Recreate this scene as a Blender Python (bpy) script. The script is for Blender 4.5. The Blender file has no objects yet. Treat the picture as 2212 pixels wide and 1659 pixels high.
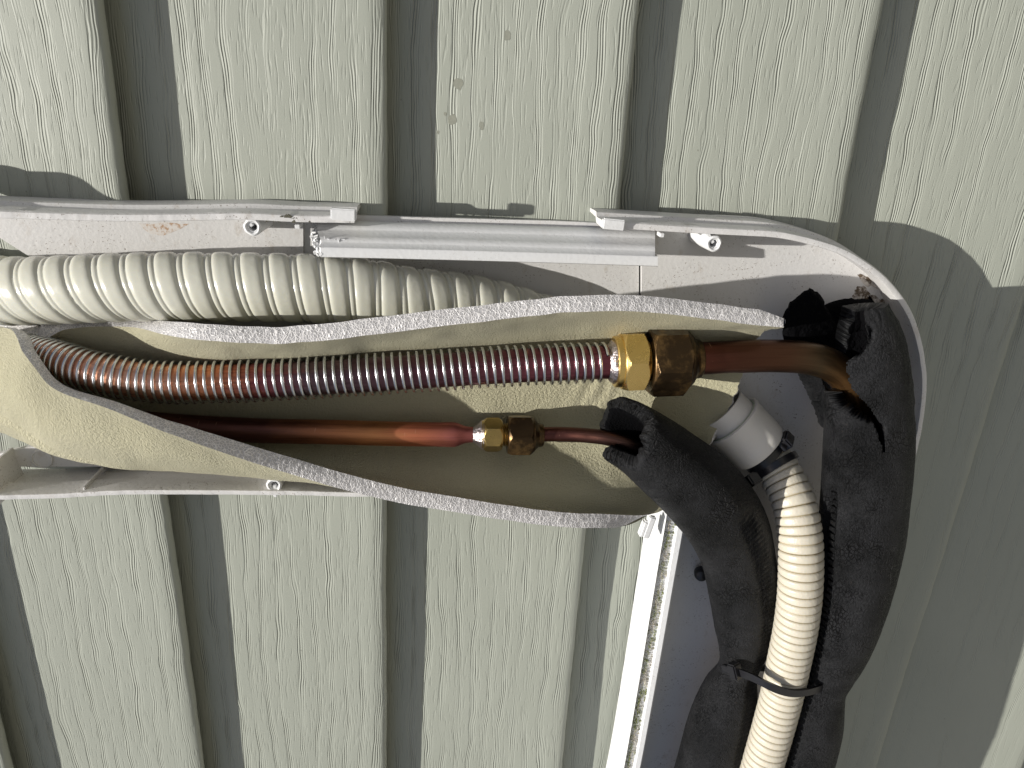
import bpy, bmesh, math, random
import numpy as np
from mathutils import Vector, Matrix

random.seed(7)
rng = np.random.default_rng(11)
SC = bpy.context.scene
COL = SC.collection

# ------------------------------------------------------------------ frame
# The house wall stands upright (world XZ plane).  The phone was held on its
# side, so picture-right is world-down.  "Wall millimetres": x = down the wall,
# y = along the wall, z = out of the wall.
W_, H_, F_ = 2212.0, 1659.0, 1600.0          # working picture size, focal length
RC = np.array([[0.99424289, -0.01758627, -0.10569676],
               [0.05525662, 0.92930625, 0.36515285],
               [0.09180298, -0.36889107, 0.92492789]])
CC = np.array([124.21191224, 0.0, 319.50181908])
HEIGHT = 1.5
M3 = np.array([[0, 1, 0], [0, 0, -1], [-1, 0, 0]], float)


def to_world(p):
    p = np.atleast_2d(np.asarray(p, float))
    return p @ M3.T * 0.001 + np.array([0, 0, HEIGHT])


# ------------------------------------------------------------------ camera
cam_d = bpy.data.cameras.new('camera')
cam = bpy.data.objects.new('camera', cam_d)
COL.objects.link(cam)
rw = M3 @ RC
mw = Matrix.Identity(4)
for i in range(3):
    for j in range(3):
        mw[i][j] = rw[i, j]
cw = to_world(CC)[0]
mw[0][3], mw[1][3], mw[2][3] = cw
cam.matrix_world = mw
cam_d.sensor_width = 36.0
cam_d.lens = F_ / W_ * 36.0
cam_d.clip_start = 0.005
cam_d.clip_end = 500.0
SC.camera = cam

# ------------------------------------------------------------------ light
SUN_L = np.array([2.3, 0.012, -1.0])          # travel direction, wall mm
sd = M3 @ (SUN_L / np.linalg.norm(SUN_L))
to_sun = -sd
elev = math.asin(to_sun[2])
azim = math.atan2(to_sun[0], to_sun[1])
world = bpy.data.worlds.new('World')
SC.world = world
world.use_nodes = True
wn = world.node_tree
sky = wn.nodes.new('ShaderNodeTexSky')
sky.sky_type = 'NISHITA'
sky.sun_disc = False
sky.sun_elevation = elev
sky.sun_rotation = azim
sky.dust_density = 3.0
sky.air_density = 0.8
wn.links.new(sky.outputs[0], wn.nodes['Background'].inputs[0])
wn.nodes['Background'].inputs[1].default_value = 0.062
sun_d = bpy.data.lights.new('sun', 'SUN')
sun_d.energy = 4.6
sun_d.angle = math.radians(0.53)
sun_d.color = (1.0, 0.965, 0.90)
sun = bpy.data.objects.new('sun', sun_d)
COL.objects.link(sun)
sun.rotation_euler = Vector(sd).to_track_quat('-Z', 'Y').to_euler()
sun.location = (0, -3, 5)
SC.view_settings.view_transform = 'Standard'
SC.view_settings.look = 'None'
SC.view_settings.gamma = 1.0
SC.view_settings.use_curve_mapping = False
SC.view_settings.exposure = 0.24

# ------------------------------------------------------------------ helpers


def P(x, y, z=0.0):
    """wall-mm point at height z above the lap crests on the ray of a picture point"""
    d = RC @ np.array([x - W_ / 2, -(y - H_ / 2), -F_])
    return CC + (z - CC[2]) / d[2] * d


def PL(pts):
    return np.array([P(*p) for p in pts])


def Q(X):
    c = (np.asarray(X, float) - CC) @ RC
    return np.stack([W_ / 2 + F_ * c[:, 0] / -c[:, 2], H_ / 2 - F_ * c[:, 1] / -c[:, 2]], 1)


def fit_tube(st, it=8):
    """stations (x, y, z, half-width) read from the outline of a tube in the picture -> centres and radii in mm
    such that a round tube of that size, at that height, has that outline"""
    st = np.array(st, float)
    n = len(st)
    tgt = st[:, :2].copy()
    cen = np.array([P(a, b, z) for a, b, z, h in st])
    R = np.array([h * mmv(c) for c, h in zip(cen, st[:, 3])])
    aim = tgt.copy()
    th = np.linspace(0, 2 * np.pi, 64, endpoint=False)
    Ti = np.gradient(tgt, axis=0)
    Ti /= np.linalg.norm(Ti, axis=1)[:, None]
    ni = np.stack([-Ti[:, 1], Ti[:, 0]], 1)
    for _ in range(it):
        T, N, B = frames(cen)
        for i in range(n):
            ring = cen[i] + R[i] * (np.cos(th)[:, None] * N[i] + np.sin(th)[:, None] * B[i])
            e = (Q(ring) - tgt[i]) @ ni[i]
            hw, mid = (e.max() - e.min()) / 2, (e.max() + e.min()) / 2
            R[i] *= st[i, 3] / hw
            aim[i] -= mid * ni[i]
            cen[i] = P(*aim[i], st[i, 2])
    return np.c_[cen, R]


def mmv(p):
    """mm per picture unit at a wall-mm point"""
    return -((np.asarray(p) - CC) @ RC)[2] / F_


def spline(pts, n):
    pts = np.asarray(pts, float)
    a = np.vstack([2 * pts[0] - pts[1], pts, 2 * pts[-1] - pts[-2]])
    d = np.sqrt(np.linalg.norm(np.diff(a[:, :min(3, a.shape[1])], axis=0), axis=1)) + 1e-6
    t = np.concatenate([[0], np.cumsum(d)])
    m = len(pts)
    out = []
    tt = np.linspace(t[1], t[m], n)
    for u in tt:
        i = min(max(np.searchsorted(t, u, side='right') - 1, 1), m - 1)
        p0, p1, p2, p3 = a[i - 1:i + 3]
        t0, t1, t2, t3 = t[i - 1:i + 3]
        A1 = (t1 - u) / (t1 - t0) * p0 + (u - t0) / (t1 - t0) * p1
        A2 = (t2 - u) / (t2 - t1) * p1 + (u - t1) / (t2 - t1) * p2
        A3 = (t3 - u) / (t3 - t2) * p2 + (u - t2) / (t3 - t2) * p3
        B1 = (t2 - u) / (t2 - t0) * A1 + (u - t0) / (t2 - t0) * A2
        B2 = (t3 - u) / (t3 - t1) * A2 + (u - t1) / (t3 - t1) * A3
        out.append((t2 - u) / (t2 - t1) * B1 + (u - t1) / (t2 - t1) * B2)
    return np.array(out)


def resample(c, n):
    s = np.concatenate([[0], np.cumsum(np.linalg.norm(np.diff(c[:, :3], axis=0), axis=1))])
    u = np.linspace(0, s[-1], n)
    return np.stack([np.interp(u, s, c[:, k]) for k in range(c.shape[1])], 1), u


def empty(name, label, cat, at, group=None):
    o = bpy.data.objects.new(name, None)
    COL.objects.link(o)
    o.location = to_world(at)[0]
    o.empty_display_size = 0.01
    o['label'] = label
    o['category'] = cat
    if group:
        o['group'] = group
    return o


def mesh(name, verts, faces, mats, parent=None, co=None, smooth=True, angle=35, midx=None,
         label=None, cat=None, kind=None, mods=None):
    w = to_world(verts)
    if parent is not None:
        org = np.array(parent.matrix_basis.translation)
        if parent.parent is not None:
            org = org + np.array(parent.parent.matrix_basis.translation)
    else:
        org = (w.min(0) + w.max(0)) / 2
    w = w - org
    me = bpy.data.meshes.new(name)
    me.from_pydata(w.tolist(), [], [list(map(int, f)) for f in faces])
    if not isinstance(mats, (list, tuple)):
        mats = [mats]
    for m in mats:
        me.materials.append(m)
    at = me.attributes.new('co', 'FLOAT_VECTOR', 'POINT')
    c = np.asarray(verts if co is None else co, float).astype(np.float32)
    at.data.foreach_set('vector', c.ravel())
    if midx is not None:
        me.polygons.foreach_set('material_index', np.asarray(midx, np.int32))
    me.validate()
    me.update()
    bm = bmesh.new()
    bm.from_mesh(me)
    bmesh.ops.recalc_face_normals(bm, faces=bm.faces)
    bm.to_mesh(me)
    bm.free()
    if smooth:
        me.polygons.foreach_set('use_smooth', [True] * len(me.polygons))
        me.set_sharp_from_angle(angle=math.radians(angle))
    o = bpy.data.objects.new(name, me)
    COL.objects.link(o)
    if parent is not None:
        o.parent = parent
    else:
        o.location = org
    if label:
        o['label'] = label
    if cat:
        o['category'] = cat
    if kind:
        o['kind'] = kind
    return o


def grid_faces(n, m, wrap=False, flip=False):
    i = np.arange(n - 1)[:, None]
    j = np.arange(m if wrap else m - 1)[None, :]
    j2 = (j + 1) % m
    a = i * m + j
    b = i * m + j2
    c = (i + 1) * m + j2
    d = (i + 1) * m + j
    f = np.stack([a, b, c, d], -1).reshape(-1, 4)
    return f[:, ::-1] if flip else f


def frames(c):
    T = np.gradient(c, axis=0)
    T /= np.linalg.norm(T, axis=1)[:, None]
    ref = np.array([0, 0, 1.0])
    N = ref - (T @ ref)[:, None] * T
    N /= np.linalg.norm(N, axis=1)[:, None]
    B = np.cross(T, N)
    return T, N, B


def tube(ctrl, n, nseg, radius=None, disp=None, cap=True):
    """ctrl: (x,y,z[,r]) wall mm. returns verts, faces, co(s, theta*r, theta)"""
    d = spline(ctrl, 400)
    d, s = resample(d, n)
    c = d[:, :3]
    r = d[:, 3] if d.shape[1] > 3 else np.full(n, radius, float)
    T, N, B = frames(c)
    th = np.linspace(0, 2 * np.pi, nseg, endpoint=False)
    S, TH = np.meshgrid(s, th, indexing='ij')
    RR = np.repeat(r[:, None], nseg, 1)
    if disp is not None:
        RR = RR + disp(S, TH)
    V = c[:, None, :] + RR[..., None] * (np.cos(TH)[..., None] * N[:, None, :] + np.sin(TH)[..., None] * B[:, None, :])
    co = np.stack([S, TH * r.mean(), np.zeros_like(S)], -1)
    # closed noise coordinates: use cos/sin for around
    f = grid_faces(n, nseg, wrap=True).tolist()
    if cap:
        f.append(list(range(nseg)))
        f.append(list(range((n - 1) * nseg, n * nseg)))
    return V.reshape(-1, 3), f, co.reshape(-1, 3), (c, s, T, N, B, r)


def sweep(path, prof, closed=True, zoff=0.0, jitter=0.0):
    """path (N,2|3) base line in wall mm; prof list of (outward, z); outward is left of travel"""
    path = np.asarray(path, float)
    T = np.gradient(path[:, :2], axis=0)
    T /= np.linalg.norm(T, axis=1)[:, None]
    Nn = np.stack([-T[:, 1], T[:, 0]], 1)
    prof = np.asarray(prof, float)
    n, m = len(path), len(prof)
    V = np.zeros((n, m, 3))
    V[..., :2] = path[:, None, :2] + prof[None, :, 0:1] * Nn[:, None, :]
    V[..., 2] = prof[None, :, 1] + zoff
    if jitter:
        V[..., 2] += rng.normal(0, jitter, (n, 1)) * (prof[None, :, 1] > prof[:, 1].max() - 1.5)
    f = grid_faces(n, m, wrap=closed).tolist()
    if closed:
        f.append(list(range(m)))
        f.append(list(range((n - 1) * m, n * m)))
    return V.reshape(-1, 3), f


def join(parts):
    V, Fs, k = [], [], 0
    for v, f in parts:
        V.append(np.asarray(v))
        Fs += [[i + k for i in q] for q in f]
        k += len(v)
    return np.vstack(V), Fs


def rbox(c, size, bevel=0.4, rot=0.0, axes=None, taper=1.0):
    """bevelled box, wall mm"""
    bm = bmesh.new()
    bmesh.ops.create_cube(bm, size=1.0)
    for v in bm.verts:
        k = taper if v.co.z > 0 else 1.0
        v.co = Vector((v.co.x * size[0] * k, v.co.y * size[1] * k, v.co.z * size[2]))
    if bevel:
        bmesh.ops.bevel(bm, geom=list(bm.edges), offset=bevel, segments=2, affect='EDGES')
    A = np.eye(3) if axes is None else np.asarray(axes, float)
    if axes is None and rot:
        A = np.array([[math.cos(rot), math.sin(rot), 0], [-math.sin(rot), math.cos(rot), 0], [0, 0, 1]])
    bm.verts.index_update()
    v = np.array([list(q.co) for q in bm.verts]) @ A + np.asarray(c)
    f = [[q.index for q in p.verts] for p in bm.faces]
    bm.free()
    return v, f


def lathe(base, axis, prof, nseg=40, rfun=None):
    """prof list of (distance along axis, radius)"""
    base = np.asarray(base, float)
    T = np.asarray(axis, float)
    T /= np.linalg.norm(T)
    ref = np.array([0, 0, 1.0]) if abs(T[2]) < 0.9 else np.array([1.0, 0, 0])
    N = ref - T @ ref * T
    N /= np.linalg.norm(N)
    B = np.cross(T, N)
    th = np.linspace(0, 2 * np.pi, nseg, endpoint=False)
    V = []
    for a, r in prof:
        rr = np.full(nseg, r, float)
        if rfun is not None:
            rr = rfun(a, r, th)
        V.append(base + a * T + rr[:, None] * (np.cos(th)[:, None] * N + np.sin(th)[:, None] * B))
    V = np.vstack(V)
    return V, grid_faces(len(prof), nseg, wrap=True).tolist()


def vnoise(x, y, seed=0):
    """cheap smooth 2D value noise in [-1,1]"""
    x = np.asarray(x, float)
    y = np.asarray(y, float)
    xi, yi = np.floor(x).astype(int), np.floor(y).astype(int)
    fx, fy = x - xi, y - yi
    fx, fy = fx * fx * (3 - 2 * fx), fy * fy * (3 - 2 * fy)

    def h(a, b):
        n = (a * 374761393 + b * 668265263 + seed * 974634777) & 0x7fffffff
        n = ((n ^ (n >> 13)) * 1274126177) & 0x7fffffff
        return (n ^ (n >> 16)) % 65536 / 32767.5 - 1
    return (h(xi, yi) * (1 - fx) + h(xi + 1, yi) * fx) * (1 - fy) + (h(xi, yi + 1) * (1 - fx) + h(xi + 1, yi + 1) * fx) * fy


# ------------------------------------------------------------------ materials
class NT:
    def __init__(self, name):
        self.m = bpy.data.materials.new(name)
        self.m.use_nodes = True
        self.t = self.m.node_tree
        self.b = self.t.nodes['Principled BSDF']
        a = self.t.nodes.new('ShaderNodeAttribute')
        a.attribute_name = 'co'
        self.co = a.outputs['Vector']

    def set(self, k, v):
        if isinstance(v, bpy.types.NodeSocket):
            self.t.links.new(v, self.b.inputs[k])
        else:
            if isinstance(v, tuple) and len(v) == 3 and len(self.b.inputs[k].default_value) == 4:
                v = (*v, 1)
            self.b.inputs[k].default_value = v

    def _in(self, s, v):
        if isinstance(v, bpy.types.NodeSocket):
            self.t.links.new(v, s)
        elif v is not None:
            if isinstance(v, tuple) and len(v) == 3 and len(s.default_value) == 4:
                v = (*v, 1)
            s.default_value = v

    def math(self, op, a, b=None, c=None, clamp=False):
        n = self.t.nodes.new('ShaderNodeMath')
        n.operation = op
        n.use_clamp = clamp
        for i, v in enumerate((a, b, c)):
            if v is not None:
                self._in(n.inputs[i], v)
        return n.outputs[0]

    def scale(self, s, off=(0, 0, 0), v=None):
        n = self.t.nodes.new('ShaderNodeMapping')
        self._in(n.inputs[0], v or self.co)
        n.inputs['Scale'].default_value = s
        n.inputs['Location'].default_value = off
        return n.outputs[0]

    def sep(self, v=None):
        n = self.t.nodes.new('ShaderNodeSeparateXYZ')
        self._in(n.inputs[0], v or self.co)
        return n.outputs

    def comb(self, x, y, z=0.0):
        n = self.t.nodes.new('ShaderNodeCombineXYZ')
        for i, v in enumerate((x, y, z)):
            self._in(n.inputs[i], v)
        return n.outputs[0]

    def noise(self, v, scale=1.0, detail=2.0, rough=0.5, dist=0.0):
        n = self.t.nodes.new('ShaderNodeTexNoise')
        self._in(n.inputs['Vector'], v)
        n.inputs['Scale'].default_value = scale
        n.inputs['Detail'].default_value = detail
        n.inputs['Roughness'].default_value = rough
        n.inputs['Distortion'].default_value = dist
        return n.outputs[0]

    def voro(self, v, scale=1.0, feature='F1', rand=1.0):
        n = self.t.nodes.new('ShaderNodeTexVoronoi')
        n.feature = feature
        self._in(n.inputs['Vector'], v)
        n.inputs['Scale'].default_value = scale
        n.inputs['Randomness'].default_value = rand
        return n.outputs

    def mr(self, v, a, b, c=0.0, d=1.0, smooth=True):
        n = self.t.nodes.new('ShaderNodeMapRange')
        n.interpolation_type = 'SMOOTHSTEP' if smooth else 'LINEAR'
        self._in(n.inputs[0], v)
        for i, q in enumerate((a, b, c, d)):
            n.inputs[i + 1].default_value = q
        return n.outputs[0]

    def mix(self, f, a, b, mode='MIX'):
        n = self.t.nodes.new('ShaderNodeMix')
        n.data_type = 'RGBA'
        n.blend_type = mode
        self._in(n.inputs[0], f)
        self._in(n.inputs[6], a)
        self._in(n.inputs[7], b)
        return n.outputs[2]

    def ramp(self, f, stops):
        n = self.t.nodes.new('ShaderNodeValToRGB')
        self._in(n.inputs[0], f)
        e = n.color_ramp.elements
        while len(e) < len(stops):
            e.new(0.5)
        for q, (p, c) in zip(e, stops):
            q.position = p
            q.color = (*c, 1)
        return n.outputs[0]

    def bump(self, h, dist=0.001, strength=1.0, normal=None):
        n = self.t.nodes.new('ShaderNodeBump')
        n.inputs['Strength'].default_value = strength
        n.inputs['Distance'].default_value = dist
        self._in(n.inputs['Height'], h)
        if normal is not None:
            self._in(n.inputs['Normal'], normal)
        return n.outputs[0]


def siding_mat():
    k = NT('sage_vinyl_siding')
    x, y, z = k.sep()
    base = k.comb(x, y, z)
    w1 = k.noise(k.scale((0.03, 0.010, 1), v=base), 1.0, 2.0)
    w2 = k.noise(k.scale((0.09, 0.05, 1), (7, 3, 0), v=base), 1.0, 1.0)
    xw = k.math('ADD', k.math('ADD', x, k.math('MULTIPLY', w1, 11.0)), k.math('MULTIPLY', w2, 2.6))
    vw = k.comb(xw, y, z)
    u = k.math('FRACT', k.math('DIVIDE', xw, 8.4))
    edge = k.noise(k.scale((0.35, 0.06, 1), (1, 5, 0), v=vw), 1.0, 2.0)
    u2 = k.math('ADD', u, k.math('MULTIPLY', k.math('SUBTRACT', edge, 0.5), 0.35))
    amp = k.mr(k.noise(k.scale((0.11, 0.013, 1), (3, 0, 0), v=vw), 1.0, 1.0), 0.36, 0.52, 0.12, 1.0)
    prof = k.math('MULTIPLY', amp, k.mr(u2, 0.15, 0.58, 1.0, 0.0))
    ph = k.math('ADD', k.math('MULTIPLY', xw, 5.9), k.math('MULTIPLY', k.noise(k.scale((0.25, 0.04, 1), v=vw), 1.0, 1.0), 4.0))
    rm = k.noise(k.scale((0.7, 0.05, 1), (9, 1, 0), v=vw), 1.0, 1.0)
    rid = k.math('MULTIPLY', k.math('SINE', ph), k.mr(rm, 0.35, 0.6, 0.2, 1.0))
    dash = k.mr(k.noise(k.scale((1.45, 0.11, 1), (2, 8, 0), v=base), 1.0, 0.5), 0.58, 0.72)
    h = k.math('ADD', k.math('MULTIPLY', prof, k.math('ADD', k.math('MULTIPLY', rid, 0.21), -0.24)),
               k.math('MULTIPLY', k.math('MULTIPLY', dash, k.math('SUBTRACT', 1.0, prof)), -0.11))
    fine = k.noise(k.scale((3.0, 1.2, 1), v=base), 1.0, 2.0)
    h = k.math('ADD', h, k.math('MULTIPLY', fine, 0.02))
    softened = k.math('MULTIPLY', k.mr(y, -70.0, -170.0, 0.0, 0.62), k.mr(z, 140.0, 150.0, 0.0, 1.0))  # grain relief flattened for its soft look in shade on the right-hand boards
    h = k.math('MULTIPLY', h, k.math('SUBTRACT', 1.0, softened))
    k.set('Normal', k.bump(h, 0.001, 1.0))
    tone = k.noise(k.scale((0.02, 0.012, 1), (4, 4, 0)), 1.0, 3.0)
    col = k.mix(tone, (0.288, 0.304, 0.259), (0.338, 0.354, 0.306))
    sp = k.voro(k.scale((0.09, 0.09, 1)), 1.0)
    dot = k.mr(sp[0], 0.045, 0.03)
    rare = k.mr(k.noise(k.scale((0.015, 0.02, 1), (1, 9, 0)), 1.0, 0.0), 0.55, 0.62)
    col = k.mix(k.math('MULTIPLY', k.math('MULTIPLY', dot, rare), 0.55), col, (0.16, 0.16, 0.13))
    k.set('Base Color', col)
    k.set('Roughness', 0.55)
    k.set('Specular IOR Level', 0.35)
    return k.m


def pvc_mat(name, base=(0.72, 0.70, 0.69), dirt=0.5, stains=True):
    k = NT(name)
    big = k.noise(k.scale((0.05, 0.05, 0.05)), 1.0, 3.0)
    col = k.mix(big, tuple(c * 0.94 for c in base), base)
    n1 = k.noise(k.scale((1.1, 1.1, 1.1)), 1.0, 3.0, 0.7)
    patch = k.noise(k.scale((0.06, 0.09, 0.08), (5, 2, 1)), 1.0, 2.0)
    sp = k.math('MULTIPLY', k.mr(n1, 0.60, 0.68), k.mr(patch, 0.40, 0.60))
    col = k.mix(k.math('MULTIPLY', sp, dirt), col, (0.17, 0.13, 0.10))
    sm = k.mr(k.noise(k.scale((0.2, 0.12, 0.15), (8, 0, 3)), 1.0, 4.0, 0.65), 0.56, 0.80)
    col = k.mix(k.math('MULTIPLY', sm, 0.45 * dirt), col, (0.38, 0.31, 0.23))
    k.set('Base Color', col)
    k.set('Roughness', 0.42)
    k.set('Normal', k.bump(k.noise(k.scale((0.6, 0.6, 0.6)), 1.0, 3.0), 0.0005, 0.25))
    return k.m


def rust_mat():
    k = NT('rusty_water_stain')
    k.set('Base Color', (0.4, 0.2, 0.08))
    return k.m


def hose_mat(name, base, gloss=0.25):
    k = NT(name)
    n = k.noise(k.scale((0.12, 0.12, 0.12)), 1.0, 3.0)
    col = k.mix(n, base, tuple(c * 0.9 for c in base))
    dots = k.mr(k.noise(k.scale((0.9, 0.9, 0.9)), 1.0, 2.0, 0.6), 0.74, 0.79)
    col = k.mix(k.math('MULTIPLY', dots, 0.5), col, (0.2, 0.17, 0.12))
    k.set('Base Color', col)
    k.set('Roughness', gloss)
    k.set('Subsurface Weight', 0.12)
    k.set('Subsurface Radius', (0.004, 0.003, 0.0015))
    k.set('Normal', k.bump(k.noise(k.scale((0.35, 0.35, 0.35)), 1.0, 2.0), 0.001, 0.10))
    return k.m


def ribhose_mat():
    """co.z carries groove depth 0..1: the grooves are a darker yellow-brown"""
    k = NT('cream_ribbed_hose')
    x, y, z = k.sep()
    g = k.mr(z, 0.25, 0.75)
    n = k.noise(k.scale((0.1, 0.1, 0)), 1.0, 2.0)
    base = k.mix(n, (0.60, 0.555, 0.455), (0.55, 0.51, 0.42))
    col = k.mix(k.math('MULTIPLY', g, 0.85), base, (0.30, 0.235, 0.115))
    d = k.mr(k.noise(k.scale((0.8, 0.8, 0)), 1.0, 3.0, 0.7), 0.72, 0.78)
    col = k.mix(k.math('MULTIPLY', d, 0.6), col, (0.2, 0.16, 0.1))
    k.set('Base Color', col)
    k.set('Roughness', 0.38)
    k.set('Subsurface Weight', 0.1)
    k.set('Subsurface Radius', (0.003, 0.002, 0.001))
    k.set('Normal', k.bump(k.noise(k.scale((0.8, 0.8, 0)), 1.0, 2.0), 0.0006, 0.3))
    return k.m


def foam_mat():
    k = NT('cream_foam_skin')
    a = k.noise(k.scale((0.75, 1.0, 1.0)), 1.0, 4.0, 0.72)
    b = k.noise(k.scale((2.0, 2.8, 2.8), (3, 1, 2)), 1.0, 2.0, 0.6)
    big = k.noise(k.scale((0.03, 0.03, 0.03)), 1.0, 2.0)
    col = k.mix(big, (0.50, 0.465, 0.295), (0.555, 0.52, 0.35))
    col = k.mix(k.mr(b, 0.55, 0.75), col, (0.64, 0.61, 0.47))
    col = k.mix(k.math('MULTIPLY', k.mr(a, 0.62, 0.72), 0.35), col, (0.34, 0.31, 0.20))
    k.set('Base Color', col)
    k.set('Roughness', 0.5)
    k.set('Sheen Weight', 0.15)
    wr = k.noise(k.scale((0.16, 0.045, 0.045), (1, 1, 1)), 1.0, 3.0, 0.6)
    h = k.math('ADD', k.math('MULTIPLY', a, 1.9), k.math('ADD', k.math('MULTIPLY', b, 0.5), k.math('MULTIPLY', wr, 0.45)))
    k.set('Normal', k.bump(h, 0.001, 0.9))
    return k.m


def foamcut_mat():
    k = NT('white_foam_cells')
    v = k.scale((1.0, 1.0, 1.0))
    e = k.voro(v, 0.85, 'DISTANCE_TO_EDGE')[0]
    f = k.voro(v, 0.85)
    rim = k.mr(e, 0.02, 0.16)
    col = k.mix(rim, (0.76, 0.74, 0.73), (0.47, 0.46, 0.465))
    k.set('Base Color', col)
    k.set('Roughness', 0.35)
    k.set('Normal', k.bump(k.math('MULTIPLY', rim, -0.35), 0.001, 0.6))
    return k.m


def black_mat():
    k = NT('cracked_black_foam_rubber')
    v = k.co
    wv = k.noise(k.scale((0.12, 0.12, 0.12)), 1.0, 3.0)
    n = k.t.nodes.new('ShaderNodeVectorMath')
    n.operation = 'ADD'
    k._in(n.inputs[0], k.scale((0.42, 0.60, 0.60)))
    k._in(n.inputs[1], k.comb(k.math('MULTIPLY', wv, 3.0), k.math('MULTIPLY', wv, -2.5), 0.0))
    e = k.voro(n.outputs[0], 1.0, 'DISTANCE_TO_EDGE')[0]
    crack = k.mr(e, 0.02, 0.11)
    cm = k.mr(k.noise(k.scale((0.06, 0.06, 0.06), (3, 3, 3)), 1.0, 3.0), 0.46, 0.70)
    crack = k.math('SUBTRACT', 1.0, k.math('MULTIPLY', k.math('SUBTRACT', 1.0, crack), cm))
    gr = k.noise(k.scale((0.9, 1.1, 1.1)), 1.0, 4.0, 0.75)
    dust = k.noise(k.scale((0.05, 0.05, 0.05), (1, 2, 3)), 1.0, 3.0, 0.6)
    col = k.mix(k.mr(dust, 0.35, 0.7), (0.006, 0.0064, 0.0072), (0.021, 0.0215, 0.0235))
    br = k.math('MULTIPLY', k.mr(gr, 0.6, 0.72), k.mr(k.noise(k.scale((0.09, 0.09, 0.09), (9, 9, 1)), 1.0, 2.0), 0.55, 0.7))
    col = k.mix(k.math('MULTIPLY', br, 0.6), col, (0.06, 0.036, 0.022))
    fl = k.mr(k.noise(k.scale((2.6, 2.6, 2.6), (4, 0, 2)), 1.0, 1.0), 0.74, 0.80)
    col = k.mix(k.math('MULTIPLY', fl, 0.8), col, (0.14, 0.13, 0.12))  # pale dust flecks, made more frequent to stand in for sparkling highlights
    col = k.mix(crack, (0.0015, 0.0015, 0.0018), col)
    col = k.mix(k.mr(gr, 0.35, 0.62), k.mix(1.0, col, (0.35, 0.35, 0.36), 'MULTIPLY'), col)
    k.set('Base Color', col)
    k.set('Roughness', k.mr(gr, 0.3, 0.7, 0.36, 0.68))
    k.set('Specular IOR Level', 0.22)
    lea = k.voro(k.scale((0.55, 1.1, 1.1), (2, 2, 2)), 1.0, 'DISTANCE_TO_EDGE')[0]
    lm = k.mr(k.noise(k.scale((0.05, 0.05, 0.05), (6, 1, 3)), 1.0, 2.0), 0.45, 0.6)
    lea = k.math('MULTIPLY', k.mr(lea, 0.0, 0.12), k.math('MULTIPLY', lm, 0.35))
    h = k.math('ADD', k.math('ADD', k.math('MULTIPLY', crack, 1.3), lea), k.math('MULTIPLY', gr, 1.2))
    k.set('Normal', k.bump(h, 0.001, 1.0))
    return k.m


def simple(name, col, rough=0.5, metal=0.0, bump=0.0, bscale=1.0):
    k = NT(name)
    n = k.noise(k.scale((bscale,) * 3), 1.0, 3.0)
    k.set('Base Color', k.mix(n, tuple(c * 0.8 for c in col), tuple(min(1, c * 1.15) for c in col)))
    k.set('Roughness', rough)
    k.set('Metallic', metal)
    if bump:
        k.set('Normal', k.bump(n, 0.001, bump))
    return k.m


def copper_mat(name, stops, rough=0.3, length=1.0, streak=0.5, bright=0.0):
    """colour runs along the pipe (co.x in mm): heat tint, oxide, and for some pipes painted sun and shade"""
    k = NT(name)
    x, y, z = k.sep()
    n = k.noise(k.scale((0.07, 0.25, 0)), 1.0, 3.0, 0.6)
    t = k.math('ADD', k.math('DIVIDE', x, length), k.math('MULTIPLY', k.math('SUBTRACT', n, 0.5), 0.14))
    col = k.ramp(t, stops)
    st = k.noise(k.scale((0.03, 0.9, 0), (2, 2, 0)), 1.0, 3.0, 0.6)
    col = k.mix(k.math('MULTIPLY', k.mr(st, 0.45, 0.7), streak), col, (0.10, 0.035, 0.03), 'MULTIPLY')
    sc = k.math('MULTIPLY', k.mr(k.noise(k.scale((0.9, 0.12, 0), (6, 2, 0)), 1.0, 2.0), 0.70, 0.76), 0.5)
    col = k.mix(sc, col, (0.75, 0.42, 0.28))
    k.set('Base Color', col)
    k.set('Metallic', 0.95)
    k.set('Roughness', k.mr(n, 0.3, 0.7, rough, rough + 0.15))
    k.set('Normal', k.bump(st, 0.0004, 0.15))
    return k.m


def brass_mat(name, a, b, rough=0.25, dark=0.0):
    k = NT(name)
    n = k.noise(k.scale((0.25, 0.25, 0.25)), 1.0, 3.0, 0.6)
    col = k.mix(n, a, b)
    if dark:
        d = k.mr(k.noise(k.scale((0.09, 0.09, 0.09), (3, 1, 4)), 1.0, 4.0, 0.7), 0.28, 0.54)
        col = k.mix(k.math('MULTIPLY', d, dark), col, (0.03, 0.022, 0.016))
    k.set('Base Color', col)
    k.set('Metallic', 1.0)
    k.set('Roughness', k.mr(n, 0.2, 0.8, rough, rough + 0.18))
    k.set('Normal', k.bump(k.noise(k.scale((1.2, 1.2, 1.2)), 1.0, 2.0), 0.0003, 0.08))
    return k.m


def moss_mat():
    k = NT('green_moss')
    n = k.noise(k.scale((0.5, 0.5, 0.5)), 1.0, 2.0)
    k.set('Base Color', k.mix(k.mr(n, 0.35, 0.65), (0.20, 0.25, 0.06), (0.38, 0.36, 0.27)))
    k.set('Roughness', 0.9)
    return k.m


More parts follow.
